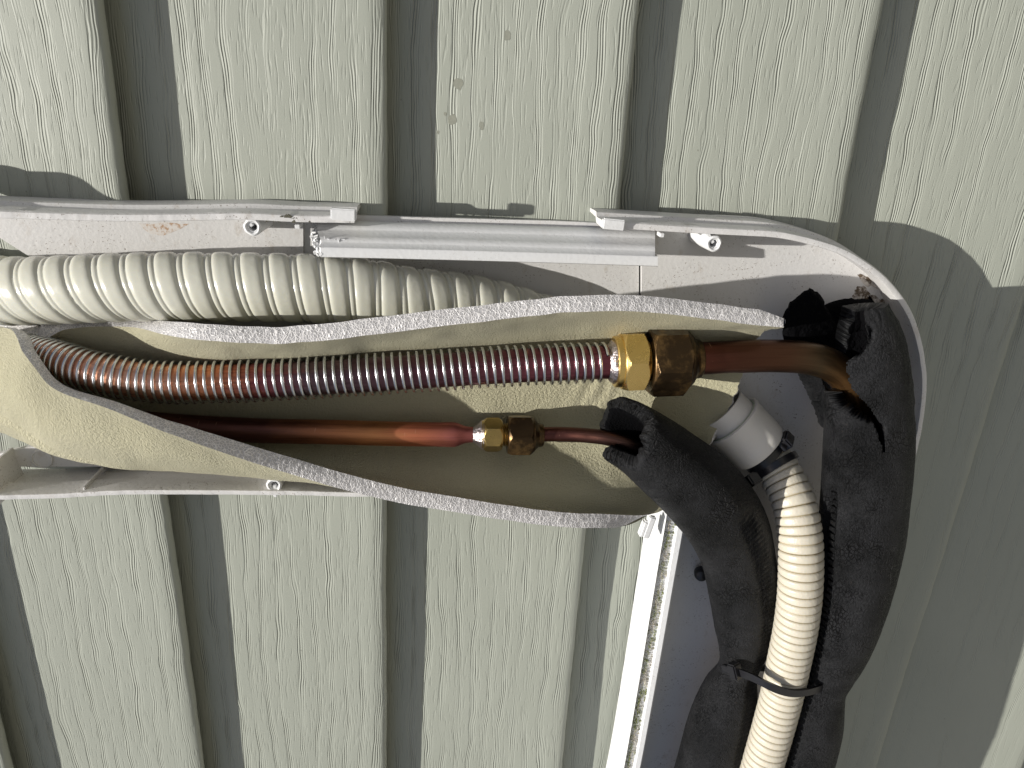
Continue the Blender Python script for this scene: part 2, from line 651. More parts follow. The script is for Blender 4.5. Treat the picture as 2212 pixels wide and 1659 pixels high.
M_SIDE = siding_mat()
M_PVC = pvc_mat('white_pvc', (0.74, 0.745, 0.75), 0.35)
M_PVCD = pvc_mat('dirty_white_pvc', (0.665, 0.655, 0.645), 0.95)
M_HOSE = hose_mat('pale_cream_drain_hose', (0.61, 0.605, 0.52), 0.22)
M_RIB = ribhose_mat()
M_FOAM = foam_mat()
M_CUT = foamcut_mat()
M_BLACK = black_mat()
M_BLACKSHADE = simple('black_foam_shaded_inside', (0.003, 0.003, 0.0035), 0.95, 0, 0.8, 0.9)  # inner faces and flap: foam colour darkened further to paint in their shade
M_BLACKSHADE.node_tree.nodes['Principled BSDF'].inputs['Specular IOR Level'].default_value = 0.04
M_TIE = simple('black_nylon', (0.012, 0.012, 0.014), 0.32, 0, 0.1, 0.3)
M_SPRING = simple('zinc_spring_wire', (0.66, 0.68, 0.70), 0.26, 1.0)
M_SOLDER = simple('silver_solder', (0.45, 0.40, 0.40), 0.35, 1.0, 0.5, 0.8)
M_CU1 = copper_mat('heat_tinted_copper', [(0.0, (0.95, 0.58, 0.44)), (0.36, (0.92, 0.50, 0.34)), (0.47, (0.74, 0.29, 0.15)),
                                           (0.56, (0.30, 0.08, 0.09)), (0.62, (0.17, 0.11, 0.12)), (0.8, (0.13, 0.06, 0.075)),
                                           (1.0, (0.22, 0.07, 0.09))], 0.34, 246.0, 0.35)
M_CU2 = copper_mat('sun_shade_brazed_copper', [(0.0, (0.16, 0.07, 0.055)), (0.48, (0.15, 0.065, 0.05)), (0.66, (0.44, 0.18, 0.085)),
                                            (0.78, (0.62, 0.27, 0.11)), (0.90, (0.60, 0.20, 0.11)), (1.0, (0.36, 0.12, 0.11))], 0.42, 158.0, 0.3)  # dark first stops paint the sunless stretch, bright orange ones the sunlit end
M_CU3 = copper_mat('old_brown_copper', [(0.0, (0.13, 0.042, 0.032)), (0.3, (0.085, 0.036, 0.024)), (0.6, (0.10, 0.05, 0.03)),
                                        (0.8, (0.10, 0.07, 0.04)), (1.0, (0.34, 0.18, 0.07))], 0.30, 75.0, 0.25)
M_CU4 = copper_mat('shade_dark_oxidised_copper', [(0.0, (0.14, 0.05, 0.04)), (0.5, (0.09, 0.04, 0.03)), (1.0, (0.06, 0.035, 0.028))], 0.34, 45.0, 0.3)  # separate darker copper: shade on the thin tube put into the colour
M_BR1 = brass_mat('bright_brass', (0.78, 0.58, 0.24), (0.70, 0.50, 0.18), 0.2)
M_BR2 = brass_mat('tarnished_brass', (0.30, 0.19, 0.08), (0.20, 0.12, 0.055), 0.3, 0.85)
M_BR3 = brass_mat('dull_brass', (0.56, 0.42, 0.16), (0.42, 0.29, 0.11), 0.24, 0.25)
M_MOSS = moss_mat()
M_GROUND = simple('gravel_ground', (0.20, 0.19, 0.165), 0.9, 0, 0.5, 0.02)

# ------------------------------------------------------------------ ground
gv = np.array([[-60, -60, 0], [60, -60, 0], [60, 60, 0], [-60, 60, 0]], float)
gl = (gv - np.array([0, 0, HEIGHT])) @ M3 / 0.001
mesh('ground', gl, [[0, 1, 2, 3]], M_GROUND, kind='structure', smooth=False)

# ------------------------------------------------------------------ siding wall
PITCH = 101.6
edge_pts = {-1: [(0, 1590), (19, 1659)], 0: [(215, 0), (435, 1659)], 1: [(835, 0), (834, 1659)],
            2: [(1387, 0), (1215, 1659)], 3: [(1917, 0), (1812, 530)], 4: [(2169, 810), (1899, 1659)]}


def edge_line(n):
    if n in edge_pts and n not in (-1,):
        a, b = [P(*q) for q in edge_pts[n]]
        k = (b[0] - a[0]) / (b[1] - a[1])
        k = np.clip(k, -0.02, 0.02)
        m = (a + b) / 2
        return lambda y: m[0] + k * (y - m[1])
    if n == -1:
        c = P(10, 1625)[0]
        return lambda y: c + 0 * y
    f0 = edge_line(0 if n < 0 else 4)
    d = (n - (0 if n < 0 else 4)) * PITCH
    return lambda y: f0(y) + d


wall = empty('siding_wall', 'sage green wood-grain lap siding wall behind the pipes', 'wall', (120, -150, -6))
DEP = 15.0
for n in range(-5, 13):
    e0, e1 = edge_line(n - 1), edge_line(n)
    ys = np.linspace(520, -900, 410)
    V, Cc = [], []
    ts = np.concatenate([np.linspace(0, 0.93, 17) ** 1.25, [0.945, 0.96, 0.975, 0.988, 1.0]])
    for y in ys:
        wob = 0.25 * vnoise(y / 9.0, n * 3.3, 5) + 0.5 * vnoise(y / 60.0, n * 1.7, 6)
        x0, x1 = e0(y) - 16.0, e1(y) + wob
        Wd = x1 - x0
        row = []
        for t in ts:                              # face: rises from under the board above
            z = -DEP + DEP * t ** 1.08
            z -= 3.5 * math.exp(-t / 0.09) - 0.0
            z += 0.2 * math.sin(math.pi * t) + 0.5 * vnoise(y / 90.0, n * 2.1 + t * 2, 9)
            z -= 1.1 * max(0.0, (t - 0.945) / 0.055) ** 2
            row.append((x0 + t * (Wd - 1.6), z))
        xe = x0 + Wd - 1.6
        row += [(xe + 0.9, -1.9), (xe + 1.5, -2.9), (xe + 1.6, -4.0), (xe + 1.2, -5.0), (xe - 1.5, -5.6), (xe - 7.0, -6.0), (xe - 7.4, -DEP - 6.0)]
        V += [(a, y, b) for a, b in row]
        Cc += [(a - x1, y, n * 37.7) for a, b in row]
    m = len(row)
    mesh('siding_board', V, grid_faces(len(ys), m), M_SIDE, wall, co=Cc, angle=60)

# pale brown water spots dried on the board above the duct
M_SPOT = simple('dried_water_spot', (0.235, 0.240, 0.195), 0.6, 0, 0.0, 0.8)


def board_z(x, y, n):
    x0, x1 = edge_line(n - 1)(y) - 16.0, edge_line(n)(y)
    t = (x - x0) / (x1 - x0 - 1.6)
    return -DEP + DEP * t ** 1.08 - 3.5 * math.exp(-t / 0.09) + 0.2 * math.sin(math.pi * t) + 0.5 * float(vnoise(y / 90.0, n * 2.1 + t * 2, 9))


for (sx_, sy_, sr) in ((1097, 76, 1.5), (990, 181, 2.1), (977, 259, 1.9), (1041, 272, 1.3), (962, 247, 0.7), (946, 287, 0.6)):
    c0 = P(sx_, sy_, -5)
    ring_ = []
    for i in range(22):
        a_ = 2 * math.pi * i / 22
        r_ = sr * (1 + 0.22 * float(vnoise(i * 0.6, sx_, 4)))
        xx, yy = c0[0] + r_ * 0.9 * math.cos(a_), c0[1] + r_ * 1.15 * math.sin(a_)
        ring_.append((xx, yy, board_z(xx, yy, 2) + 0.08))
    mesh('water_spot', np.array(ring_), [list(range(22))], M_SPOT, wall, smooth=False)

# ------------------------------------------------------------------ line-set duct
RAIL = [(-0.5, -3), (0.0, 10.5), (-0.3, 11.6), (-1.5, 12.7), (-1.9, 13.6), (-1.5, 23.4), (-2.1, 24.6), (-3.2, 25.0),
        (-4.3, 24.9), (-4.5, 24.3), (-4.2, 13.5), (-2.2, 11.0), (-2.0, -3)]
LIP = -4.4


def rail_path(lip_v, z=25.0, n=90):
    c = spline(PL([(a, b, z) for a, b in lip_v]), 300)
    c, _ = resample(c, n)
    T = np.gradient(c[:, :2], axis=0)
    T /= np.linalg.norm(T, axis=1)[:, None]
    Nn = np.stack([-T[:, 1], T[:, 0]], 1)
    return c[:, :2] - LIP * Nn


def slab(poly, z0, z1, bevel=0.0):
    """flat plate: polygon in wall xy between two heights"""
    poly = np.asarray(poly, float)[:, :2]
    n = len(poly)
    V = np.vstack([np.c_[poly, np.full(n, z1)], np.c_[poly, np.full(n, z0)]])
    f = [list(range(n)), list(range(2 * n - 1, n - 1, -1))]
    f += [[i, i + n, (i + 1) % n + n, (i + 1) % n] for i in range(n)]
    return V, f


def boss(parent, vx, vy, ztop=24.0, zbase=2.0, wall_dir=None):
    """moulded screw boss: hollow post, top ring worn"""
    c = P(vx, vy, ztop)
    pr = [(zbase, 3.9), (ztop - 3, 3.45), (ztop - 0.4, 3.35), (ztop, 3.0), (ztop + 0.15, 2.6), (ztop - 0.1, 2.25),
          (ztop - 0.5, 2.1), (ztop - 0.4, 1.75), (ztop - 1.0, 1.55), (ztop - 14, 1.4), (ztop - 14.2, 0.02)]
    def rf(a, r, th):
        return r + 0.12 * np.sin(3 * th + a) * (a > ztop - 1) + 0.05 * np.sin(7 * th)
    v, f = lathe((c[0], c[1], 0), (0, 0, 1), pr, 40, rf)
    parts = [(v, f)]
    if wall_dir is not None:
        d = np.array([*wall_dir, 0.0])
        parts.append(rbox(c + d * 3.2 - np.array([0, 0, 11.5]), (1.6, 6.0, 22), 0.3, axes=[[-d[1], d[0], 0], [d[0], d[1], 0], [0, 0, 1]]))
    v, f = join(parts)
    mesh('screw_boss', v, f, M_PVC, parent, angle=30)


# --- left channel
ch = empty('duct_channel', 'dirty white open duct channel on the left, with a rust stain and screw bosses', 'duct',
           P(330, 600, 0), 'white duct base pieces')
p = rail_path([(-420, 395), (-340, 392), (-285, 402), (-215, 436), (-120, 463), (0, 471), (120, 475), (250, 478), (400, 477), (525, 475),
               (640, 480), (765, 482)], n=120)  # out-of-view left end bent upward, added to cast the shadow at the left
v, f = sweep(p, RAIL, jitter=0.08)
mesh('side_rail', v, f, M_PVCD, ch, angle=30)
top_edge = [q for q in p[::4]]
top = [P(a, b, 2)[:2] for a, b in ((0, 514), (60, 552), (200, 655))]
low = [P(a, b, 2)[:2] for a, b in ((190, 915), (120, 958), (72, 964), (0, 980), (-120, 1000))]
up_line = [P(a, b, 2)[:2] for a, b in ((-120, 437), (100, 440), (300, 448), (500, 452), (655, 455))]
bot_line = [P(a, b, 2)[:2] for a, b in ((655, 1005), (400, 1008), (150, 1008), (-120, 1008))]
poly = up_line + bot_line + low[::-1] + top[::-1] + [P(-120, 480, 2)[:2]]
v, f = slab(poly, -1.2, 2.0)
mesh('floor_plate', v, f, M_PVCD, ch, smooth=False)
# rust-brown water stain: thin scale lying on the plate
st = []
for i in range(40):
    t = i / 39.0
    st.append((300 + 112 * t, 482 + 1.5 * math.sin(9 * t)))
for i in range(40):
    t = 1 - i / 39.0
    st.append((300 + 112 * t, 484 + 24 * math.sin(math.pi * t ** 0.8) ** 1.2 + 2.5 * vnoise(t * 9, 1, 3)))
v, f = slab([P(a, b, 2)[:2] for a, b in st], 2.0, 2.05)
k = NT('rust_brown_stain')
n1 = k.noise(k.scale((0.5, 0.5, 0)), 1.0, 4.0, 0.7)
k.set('Base Color', k.mix(k.mr(n1, 0.44, 0.68), (0.63, 0.60, 0.57), (0.38, 0.22, 0.11)))
k.set('Roughness', 0.7)
mesh('rust_stain', v, f, k.m, ch, smooth=False)
boss(ch, 545, 491, 24.0, 2.0, (-0.55, 0.83))
# lower rail (travel right to left so outward is away from the duct)
pl = rail_path([(930, 1061), (830, 1063), (753, 1064), (650, 1061), (553, 1060), (400, 1059), (250, 1060), (120, 1067), (0, 1070), (-120, 1071)], n=110)
v, f = sweep(pl, RAIL, jitter=0.1)
mesh('side_rail', v, f, M_PVCD, ch, angle=30)
boss(ch, 592, 1049, 24.0, 2.0, (0.0, -1.0))
# end stop and rib inside the lower rail
a, b = P(6, 1000, 4), P(6, 1066, 24)
v, f = rbox(P(8, 1030, 13), (1.8, 17, 24), 0.3, rot=0.15)
mesh('end_stop', v, f, M_PVCD, ch)
v, f = rbox(P(205, 1033, 12), (1.0, 3.0, 22), 0.3, rot=-0.1)
mesh('rib', v, f, M_PVCD, ch)
v, f = lathe(P(97, 985, 0), (0, 0, 1), [(2, 4.6), (3.2, 4.5), (3.3, 4.1), (2.6, 3.9), (2.6, 0.02)], 36)
mesh('knockout', v, f, M_PVCD, ch)
# clip at the rail end
v, f = rbox(P(742, 463, 25.6), (9.6, 4.6, 3.0), 0.5, rot=-0.02)
mesh('clip', v, f, M_PVC, ch)
# little tooth under lip
v, f = rbox(P(645, 487, 20), (2.0, 1.6, 6), 0.2)
mesh('lip_tooth', v, f, M_PVC, ch)
# moss crumbs on the rail end: dark flakes
fl = []
for i in range(90):
    vx = random.choice([random.gauss(620, 9), random.uniform(560, 762)])
    vy = 470 + random.gauss(0, 3) if abs(vx - 620) < 14 else 476 + random.gauss(0, 2.2)
    s = random.uniform(0.25, 0.7)
    fl.append(rbox(P(vx, vy, 24.6), (s * 1.6, s, s * 0.8), 0, rot=random.uniform(0, 3)))
v, f = join(fl)
mesh('dirt_flakes', v, f, simple('dark_lichen', (0.10, 0.095, 0.07), 0.9), ch, kind='stuff', smooth=False)

# --- middle piece: floor plus stepped side strip with a broken end
mid = empty('duct_channel', 'middle white duct piece with a stepped glossy side and crumbling broken left end', 'duct',
            P(1050, 540, 0), 'white duct base pieces')
up = [P(a, b, 1.6)[:2] for a, b in ((646, 462), (900, 470), (1200, 478), (1381, 486))]
dn = [P(a, b, 1.6)[:2] for a, b in ((1381, 1000), (900, 1000), (646, 1000))]
v, f = slab(up + dn, -1.6, 0.8)
mesh('floor_plate', v, f, M_PVCD, mid, smooth=False)
sx = np.concatenate([np.linspace(686, 720, 10), np.linspace(730, 1421, 60)])
rows = []
for i, x in enumerate(sx):
    t = (x - 690) / 730.0
    bow = 4.0 * math.sin(math.pi * np.clip(t, 0, 1))
    y0 = 472 + 20 * t - bow * 0.3
    prof = [(y0 + 4, -3.0), (y0 + 4, 6), (y0 + 13, 11.5), (y0 + 21, 12.8), (y0 + 25, 13.4), (y0 + 37, 19.5), (y0 + 44, 22.2),
            (y0 + 49, 22.8), (y0 + 52, 23.3), (y0 + 61, 26.0), (y0 + 62, 26.4), (y0 + 63.5, 26.6), (y0 + 82.5, 26.8), (y0 + 83.5, 26.2),
            (y0 + 82, 25.2), (y0 + 65, 25.0), (y0 + 61, 24.2), (y0 + 50, 21.3), (y0 + 42, 20.3), (y0 + 35, 17.8), (y0 + 23, 11.6),
            (y0 + 14, 10.0), (y0 + 7, 4), (y0 + 7, -3.0)]
    row = []
    for (yy, zz) in prof:
        xx = x
        if i < 3:
            xx = x + 3.0 * vnoise(yy / 4.0, i * 0.7, 3) + (0 if yy < y0 + 40 else 5)
        if x > 1419 and yy < y0 + 62:
            xx = x - 6
        row.append(P(xx, yy, zz))
    rows.append(row)
m = len(rows[0])
V = np.array(rows).reshape(-1, 3)
f = grid_faces(len(rows), m, wrap=True).tolist()
f += [list(range(m)), list(range((len(rows) - 1) * m, len(rows) * m))]
mesh('side_strip', V, f, M_PVC, mid, angle=38)
cr = []
for i in range(150):
    t = random.random()
    vx = 684 + random.gauss(0, 4.5) + (10 * max(0, t - 0.5))
    vy = 484 + 66 * t
    zz = 3 + 23 * t
    s = abs(random.gauss(0.55, 0.3)) + 0.15
    cr.append(rbox(P(vx, vy, zz + random.uniform(-0.3, 0.9)), (s * 1.5, s, s * 0.9), 0,
                   axes=np.linalg.qr(np.random.default_rng(i).normal(size=(3, 3)))[0]))
for i in range(16):
    vx, vy = random.uniform(700, 742), random.uniform(512, 534)
    s = random.uniform(0.3, 0.8)
    cr.append(rbox(P(vx, vy, 21.5 + (vy - 512) * 0.12), (s * 2.2, s * 0.4, s * 0.8), 0, rot=random.uniform(0, 3)))
v, f = join(cr)
mesh('plastic_crumbs', v, f, M_PVC, mid, kind='stuff', smooth=False)

# --- elbow
elb = empty('duct_elbow', 'white duct elbow curving down at right with mould stains inside its outer wall', 'duct',
            P(1750, 700, 0), 'white duct base pieces')
lipv = [(1300, 492), (1400, 498), (1500, 504), (1600, 509), (1680, 514), (1740, 526), (1814, 549), (1862, 576), (1908, 612), (1958, 678),
        (1983, 751), (1992, 817), (1991, 860), (1981, 935), (1958, 1030), (1930, 1130), (1880, 1290), (1823, 1475), (1772, 1650), (1740, 1760), (1655, 2050), (1560, 2400)]
p = rail_path(lipv, n=240)
v, f = sweep(p, RAIL, jitter=0.09)
mesh('side_rail', v, f, M_PVCD, elb, angle=30)
inner = [P(a, b, 2.4)[:2] for a, b in ((1386, 470), )]
outer = [q for q in (p[18:] + 0.0)]
back = [P(a, b, 2.4)[:2] for a, b in ((1190, 2400), (1265, 2050), (1330, 1760), (1365, 1560), (1400, 1380), (1440, 1150), (1445, 1090), (1386, 1010))]
v, f = slab(outer + back + inner, -1.2, 2.4)
mesh('floor_plate', v, f, M_PVCD, elb, smooth=False)
boss(elb, 1543, 527, 24.0, 2.0, (-0.6, 0.8))
v, f = rbox(P(1325, 484, 25.4), (9.0, 4.2, 3.0), 0.5, rot=-0.05)
mesh('clip', v, f, M_PVC, elb)
v, f = rbox(P(1427, 506, 21), (1.8, 1.6, 5), 0.2)
mesh('lip_tooth', v, f, M_PVC, elb)
v, f = rbox((P(1383, 600, 1.0)[0], P(1383, 600, 1)[1], 1.0), (1.1, 42, 3.2), 0.1)
# inner corner rail of the downward leg: double wall with a gutter on top
IR = [(0.0, -3), (0.0, 17.0), (-0.3, 21.2), (-0.8, 22.2), (-1.2, 21.8), (-1.4, 20.9), (-6.3, 20.7), (-6.5, 21.6), (-7.2, 22.4), (-9.8, 22.6),
      (-10.6, 22.0), (-11.0, 20.5), (-9.8, 2), (-9.6, -3)]
c = spline(PL([(1195, 2400, 21), (1273, 2050, 21), (1336, 1760, 21), (1357, 1659, 21), (1389, 1480, 21), (1431, 1230, 21), (1449, 1125, 21), (1458, 1060, 21)]), 200)
c, _ = resample(c, 160)
T = np.gradient(c[:, :2], axis=0)
T /= np.linalg.norm(T, axis=1)[:, None]
Nn = np.stack([-T[:, 1], T[:, 0]], 1)
irp = c[:, :2] + 3.75 * Nn
v, f = sweep(irp, IR)
mesh('inner_rail', v, f, M_PVC, elb, angle=35)
v, f = join([rbox(P(1402, 1138, 22.6), (3.2, 12.0, 2.6), 0.5, rot=-0.2), rbox(P(1389, 1140, 21.5), (2.6, 9.0, 4.0), 0.8, rot=-0.2)])
mesh('clip', v, f, M_PVC, elb)
# brown mould smears on the elbow floor near the curved wall
for (cx, cy, w, h, rt) in ((1872, 606, 26, 9, 0.55), (1903, 662, 30, 15, 0.75), (1865, 640, 30, 16, 0.6)):
    poly = []
    for i in range(36):
        a = 2 * math.pi * i / 36
        r = 1 + 0.35 * vnoise(i * 0.55, cx, 4)
        ex, ey = w * r * math.cos(a), h * r * math.sin(a)
        poly.append(P(cx + ex * math.cos(rt) - ey * math.sin(rt), cy + ex * math.sin(rt) + ey * math.cos(rt), 2.4)[:2])
    v, f = slab(poly, 2.4, 2.43 + 0.01 * (w % 7))
    k = NT('brown_mould')
    n1 = k.noise(k.scale((0.7, 0.7, 0)), 1.0, 4.0, 0.7)
    n2 = k.noise(k.scale((0.2, 0.2, 0), (3, 1, 0)), 1.0, 2.0)
    k.set('Base Color', k.mix(k.mr(k.math('MULTIPLY', n1, n2), 0.16, 0.30), (0.58, 0.54, 0.50), (0.10, 0.07, 0.045)))
    k.set('Roughness', 0.8)
    mesh('mould_stain', v, f, k.m, elb, smooth=False)

# moss in the gutter
mv = []
tt = 0
for i in range(3600):
    t = random.random()
    j = int(t * 74) + 80
    side = random.random()
    green = side < 0.55
    off = random.uniform(-3.9, -1.4) if green else random.uniform(-6.3, -3.4)
    q = irp[j] * (1 - (t * 74 + 80 - j)) + irp[j + 1] * (t * 74 + 80 - j) + off * Nn[j]
    hgt = random.uniform(0.3, 1.9) * (1.0 if vnoise(j * 0.5, off, 8) > -0.3 else 0.5)
    r = random.uniform(0.12, 0.42)
    a = random.uniform(0, 6.28)
    b = np.array([q[0], q[1], 20.6])
    tip = b + np.array([random.gauss(0, 0.4), random.gauss(0, 0.4), hgt])
    e = [b + r * np.array([math.cos(a + w), math.sin(a + w), 0]) for w in (0, 2.1, 4.2)]
    mv.append((np.array(e + [tip]), [[0, 1, 3], [1, 2, 3], [2, 0, 3]]))
v, f = join(mv)
k = NT('moss_and_grit')
n1 = k.noise(k.scale((0.35, 0.1, 0.2)), 1.0, 3.0)
k.set('Base Color', k.mix(k.mr(n1, 0.42, 0.58), (0.21, 0.235, 0.08), (0.50, 0.465, 0.39)))
k.set('Roughness', 0.95)
mesh('moss', v, f, k.m, kind='stuff', smooth=False, label='green moss and grit growing in the gutter of the white rail', cat='moss')

# ------------------------------------------------------------------ big cream drain hose
hp = [(-330, 470, -50), (-230, 540, -34), (-130, 590, -17), (-60, 612, -4), (0, 627, 5), (80, 628, 12), (180, 624, 17), (300, 620, 20), (450, 619, 21.5), (620, 622, 21),
      (760, 628, 19), (880, 644, 17), (980, 648, 14), (1080, 661, 12), (1180, 684, 10), (1300, 715, 8)]
ctrl = fit_tube([(*q, 75 if q[0] < 800 else max(44, 75 - (q[0] - 800) * 0.075)) for q in hp])
PT = 10.15


def hose_disp(S, TH):
    tw = ((TH + np.pi) % (2 * np.pi)) - np.pi
    kk = 1.3 + 2.4 * np.clip((S.max() * 0.62 - S) / (S.max() * 0.4), 0, 1)
    ph = (S / PT - kk * tw / (2 * np.pi)) % 1.0
    wide = np.where(ph > 0.24, 1.15 * (1 - np.abs((ph - 0.61) / 0.39) ** 4), 0)
    bead = np.where(ph <= 0.24, 0.62 * (1 - np.abs((ph - 0.13) / 0.13) ** 2.5), 0)
    return -1.1 + wide + bead 


v, f, co, _ = tube(ctrl, 1500, 84, disp=hose_disp)
hose = empty('drain_hose', 'thick pale cream spiral-ribbed drain hose lying along the duct top', 'hose', P(400, 620, 20))
mesh('hose_tube', v, f, M_HOSE, hose, angle=70)

# ------------------------------------------------------------------ cream foam sleeve, slit open
#            k0            k1             k2             k3             k4             k5             k6             k7
R_A = [(-160, 735, -30), (0, 705, 2), (90, 735, 20), (140, 712, 19), (262, 706, 21), (400, 728, 48), (600, 742, 52), (830, 722, 53), (1100, 690, 53), (1300, 671, 53), (1540, 690, 50), (1693, 707, 48)]
R_B = [(-160, 740, -40), (0, 712, -6), (86, 745, 12), (150, 745, 14), (268, 745, 18), (400, 775, 25), (600, 780, 27), (830, 757, 27), (1100, 735, 27), (1300, 716, 27), (1500, 722, 27), (1650, 719, 28)]
R_C = [(-160, 770, -52), (0, 745, -16), (80, 765, 0), (140, 785, 4), (258, 800, 9), (400, 815, 11), (600, 815, 11), (830, 800, 11), (1100, 790, 11), (1300, 785, 11), (1480, 785, 13), (1615, 757, 20)]
R_D = [(-160, 810, -56), (0, 800, -20), (78, 830, -4), (140, 835, 2), (252, 845, 8), (400, 855, 10), (600, 878, 10), (830, 880, 10), (1100, 870, 10), (1300, 868, 10), (1465, 860, 14), (1595, 832, 20)]
R_E = [(-160, 860, -50), (0, 868, -14), (73, 890, -4), (138, 900, 2), (250, 905, 7), (400, 910, 9), (600, 938, 10), (830, 955, 11), (1100, 965, 12), (1300, 965, 11), (1445, 955, 16), (1565, 897, 23)]
R_F = [(-160, 895, -28), (0, 900, 6), (60, 922, 12), (135, 952, 20), (250, 975, 24), (400, 984, 24), (600, 1000, 23), (830, 1020, 26), (1100, 1048, 28), (1300, 1062, 26), (1428, 1050, 20), (1532, 962, 25)]
R_G = [(-160, 850, -8), (8, 825, 27), (66, 855, 37), (125, 905, 41), (242, 938, 45), (395, 960, 45), (598, 995, 38), (830, 1038, 37), (1102, 1083, 33), (1302, 1102, 29), (1425, 1082, 25), (1495, 1030, 24)]
R_H = [(-160, 760, -6), (48, 714, 25), (80, 764, 37), (126, 824, 41), (248, 868, 47), (400, 918, 49), (600, 981, 46), (830, 1044, 45), (1104, 1094, 43), (1304, 1112, 38), (1424, 1105, 28), (1455, 1075, 24)]
NU, NV = 260, 96
rails = [spline(PL(r), NU) for r in (R_A, R_B, R_C, R_D, R_E, R_F, R_G, R_H)]
G = np.zeros((NU, NV, 3))
for i in range(NU):
    c = spline(np.array([r[i] for r in rails]), 240)
    G[i], _ = resample(c, NV)
du = np.gradient(G, axis=0)
dv = np.gradient(G, axis=1)
Nrm = np.cross(du, dv)
Nrm /= np.linalg.norm(Nrm, axis=2)[..., None] + 1e-9
ctr = G.mean(axis=1, keepdims=True)
if np.mean(np.sum(Nrm[:, 30:60] * (G - ctr)[:, 30:60], -1)) < 0:
    Nrm = -Nrm
# smooth normals
for _ in range(6):
    Nrm[1:-1] = (Nrm[:-2] + 2 * Nrm[1:-1] + Nrm[2:]) / 4
    Nrm[:, 1:-1] = (Nrm[:, :-2] + 2 * Nrm[:, 1:-1] + Nrm[:, 2:]) / 4
Nrm /= np.linalg.norm(Nrm, axis=2)[..., None]
ii, jj = np.meshgrid(np.arange(NU), np.arange(NV), indexing='ij')
# crumples and a ragged right end
G += Nrm * (0.22 * vnoise(ii / 5.0, jj / 9.0, 4) + 0.4 * vnoise(ii / 13.0, jj / 15.0, 5) * (ii > 60))[..., None]
G -= Nrm * (0.55 * np.exp(-((jj - 66 - 1.5 * vnoise(ii / 25.0, 0, 2)) / 0.9) ** 2) * (ii > 110))[..., None]
wrinkle = np.exp(-((ii - 214) / 9.0) ** 2) * np.exp(-((jj - 44) / 14.0) ** 2)
G += Nrm * (wrinkle * 0.55 * np.sin(ii * 1.3 + jj * 0.5 + 2 * vnoise(jj / 4, ii / 4, 3)))[..., None]
G[-1] += (du[-1] / np.linalg.norm(du[-1], axis=1)[:, None]) * (0.7 * vnoise(np.arange(NV) / 1.3, 0, 7))[:, None]
TH_ = 6.4 * np.ones((NU, NV))
taper = np.clip((260 - ii) / 14.0, 0, 1)
TH_ = np.where(jj > NV - 30, 6.4 * (0.35 + 0.65 * taper) * (1 - 0.3 * np.clip((110 - ii) / 50.0, 0, 1)), TH_)
TH_ = np.where(ii > NU - 9, TH_ * (0.55 + 0.45 * (NU - 1 - ii) / 8.0), TH_)
O = G + Nrm * TH_[..., None]
sl = np.concatenate([[0], np.cumsum(np.linalg.norm(np.diff(G[:, 48], axis=0), axis=1))])
sv = np.concatenate([[0], np.cumsum(np.linalg.norm(np.diff(G[180], axis=0), axis=1))])
co = np.stack([np.repeat(sl[:, None], NV, 1), np.repeat(sv[None], NU, 0), np.zeros((NU, NV))], -1)
V = np.concatenate([G.reshape(-1, 3), O.reshape(-1, 3)])
f1 = grid_faces(NU, NV)
f2 = grid_faces(NU, NV, flip=True) + NU * NV
sleeve = empty('foam_sleeve', 'cream foam pipe sleeve slit open and spread around the copper pipes', 'pipe insulation', P(800, 880, 8))
mesh('foam_skin', V, np.vstack([f1, f2]), M_FOAM, sleeve, co=np.concatenate([co.reshape(-1, 3), co.reshape(-1, 3) + [0, 0, 9]]), angle=80)


def rim(a, b, K=9, bulge=0.5, seed=1, amp=0.25, out=None):
    """cut face between inner edge a and outer edge b, slightly bulged and rough"""
    n = len(a)
    V, C = [], []
    L = np.concatenate([[0], np.cumsum(np.linalg.norm(np.diff(a, axis=0), axis=1))])
    for q in range(K):
        t = q / (K - 1)
        w = bulge * math.sin(math.pi * t)
        row = a * (1 - t) + b * t + out * w
        if 0 < q < K - 1:
            row = row + out * (amp * vnoise(L / 1.1, np.full(n, q * 0.8), seed))[:, None]
        V.append(row)
        th = np.linalg.norm(b - a, axis=1)
        C.append(np.stack([L, th * t, np.zeros(n)], 1))
    V = np.stack(V, 1)
    C = np.stack(C, 1)
    return V.reshape(-1, 3), grid_faces(n, K).tolist(), C.reshape(-1, 3)


def dense(a, n):
    return np.stack([np.interp(np.linspace(0, len(a) - 1, n), np.arange(len(a)), a[:, k]) for k in range(3)], 1)


for (jn, jp, sd_) in ((0, 1, 1), (NV - 1, NV - 2, 2)):
    a, b = dense(G[24:, jn], 700), dense(O[24:, jn], 700)
    o_ = dense(G[24:, jn] - G[24:, jp], 700)
    o_ /= np.linalg.norm(o_, axis=1)[:, None]
    v, f, c = rim(a, b, 9, 0.45, sd_, 0.22, o_)
    mesh('cut_edge', v, f, M_CUT, sleeve, co=c, angle=80)
a, b = dense(G[-1], 300), dense(O[-1], 300)
o_ = dense(G[-1] - G[-3], 300)
o_ /= np.linalg.norm(o_, axis=1)[:, None]
v, f, c = rim(a, b, 7, 0.4, 5, 0.45, o_)
mesh('cut_edge', v, f, M_CUT, sleeve, co=c, angle=80)

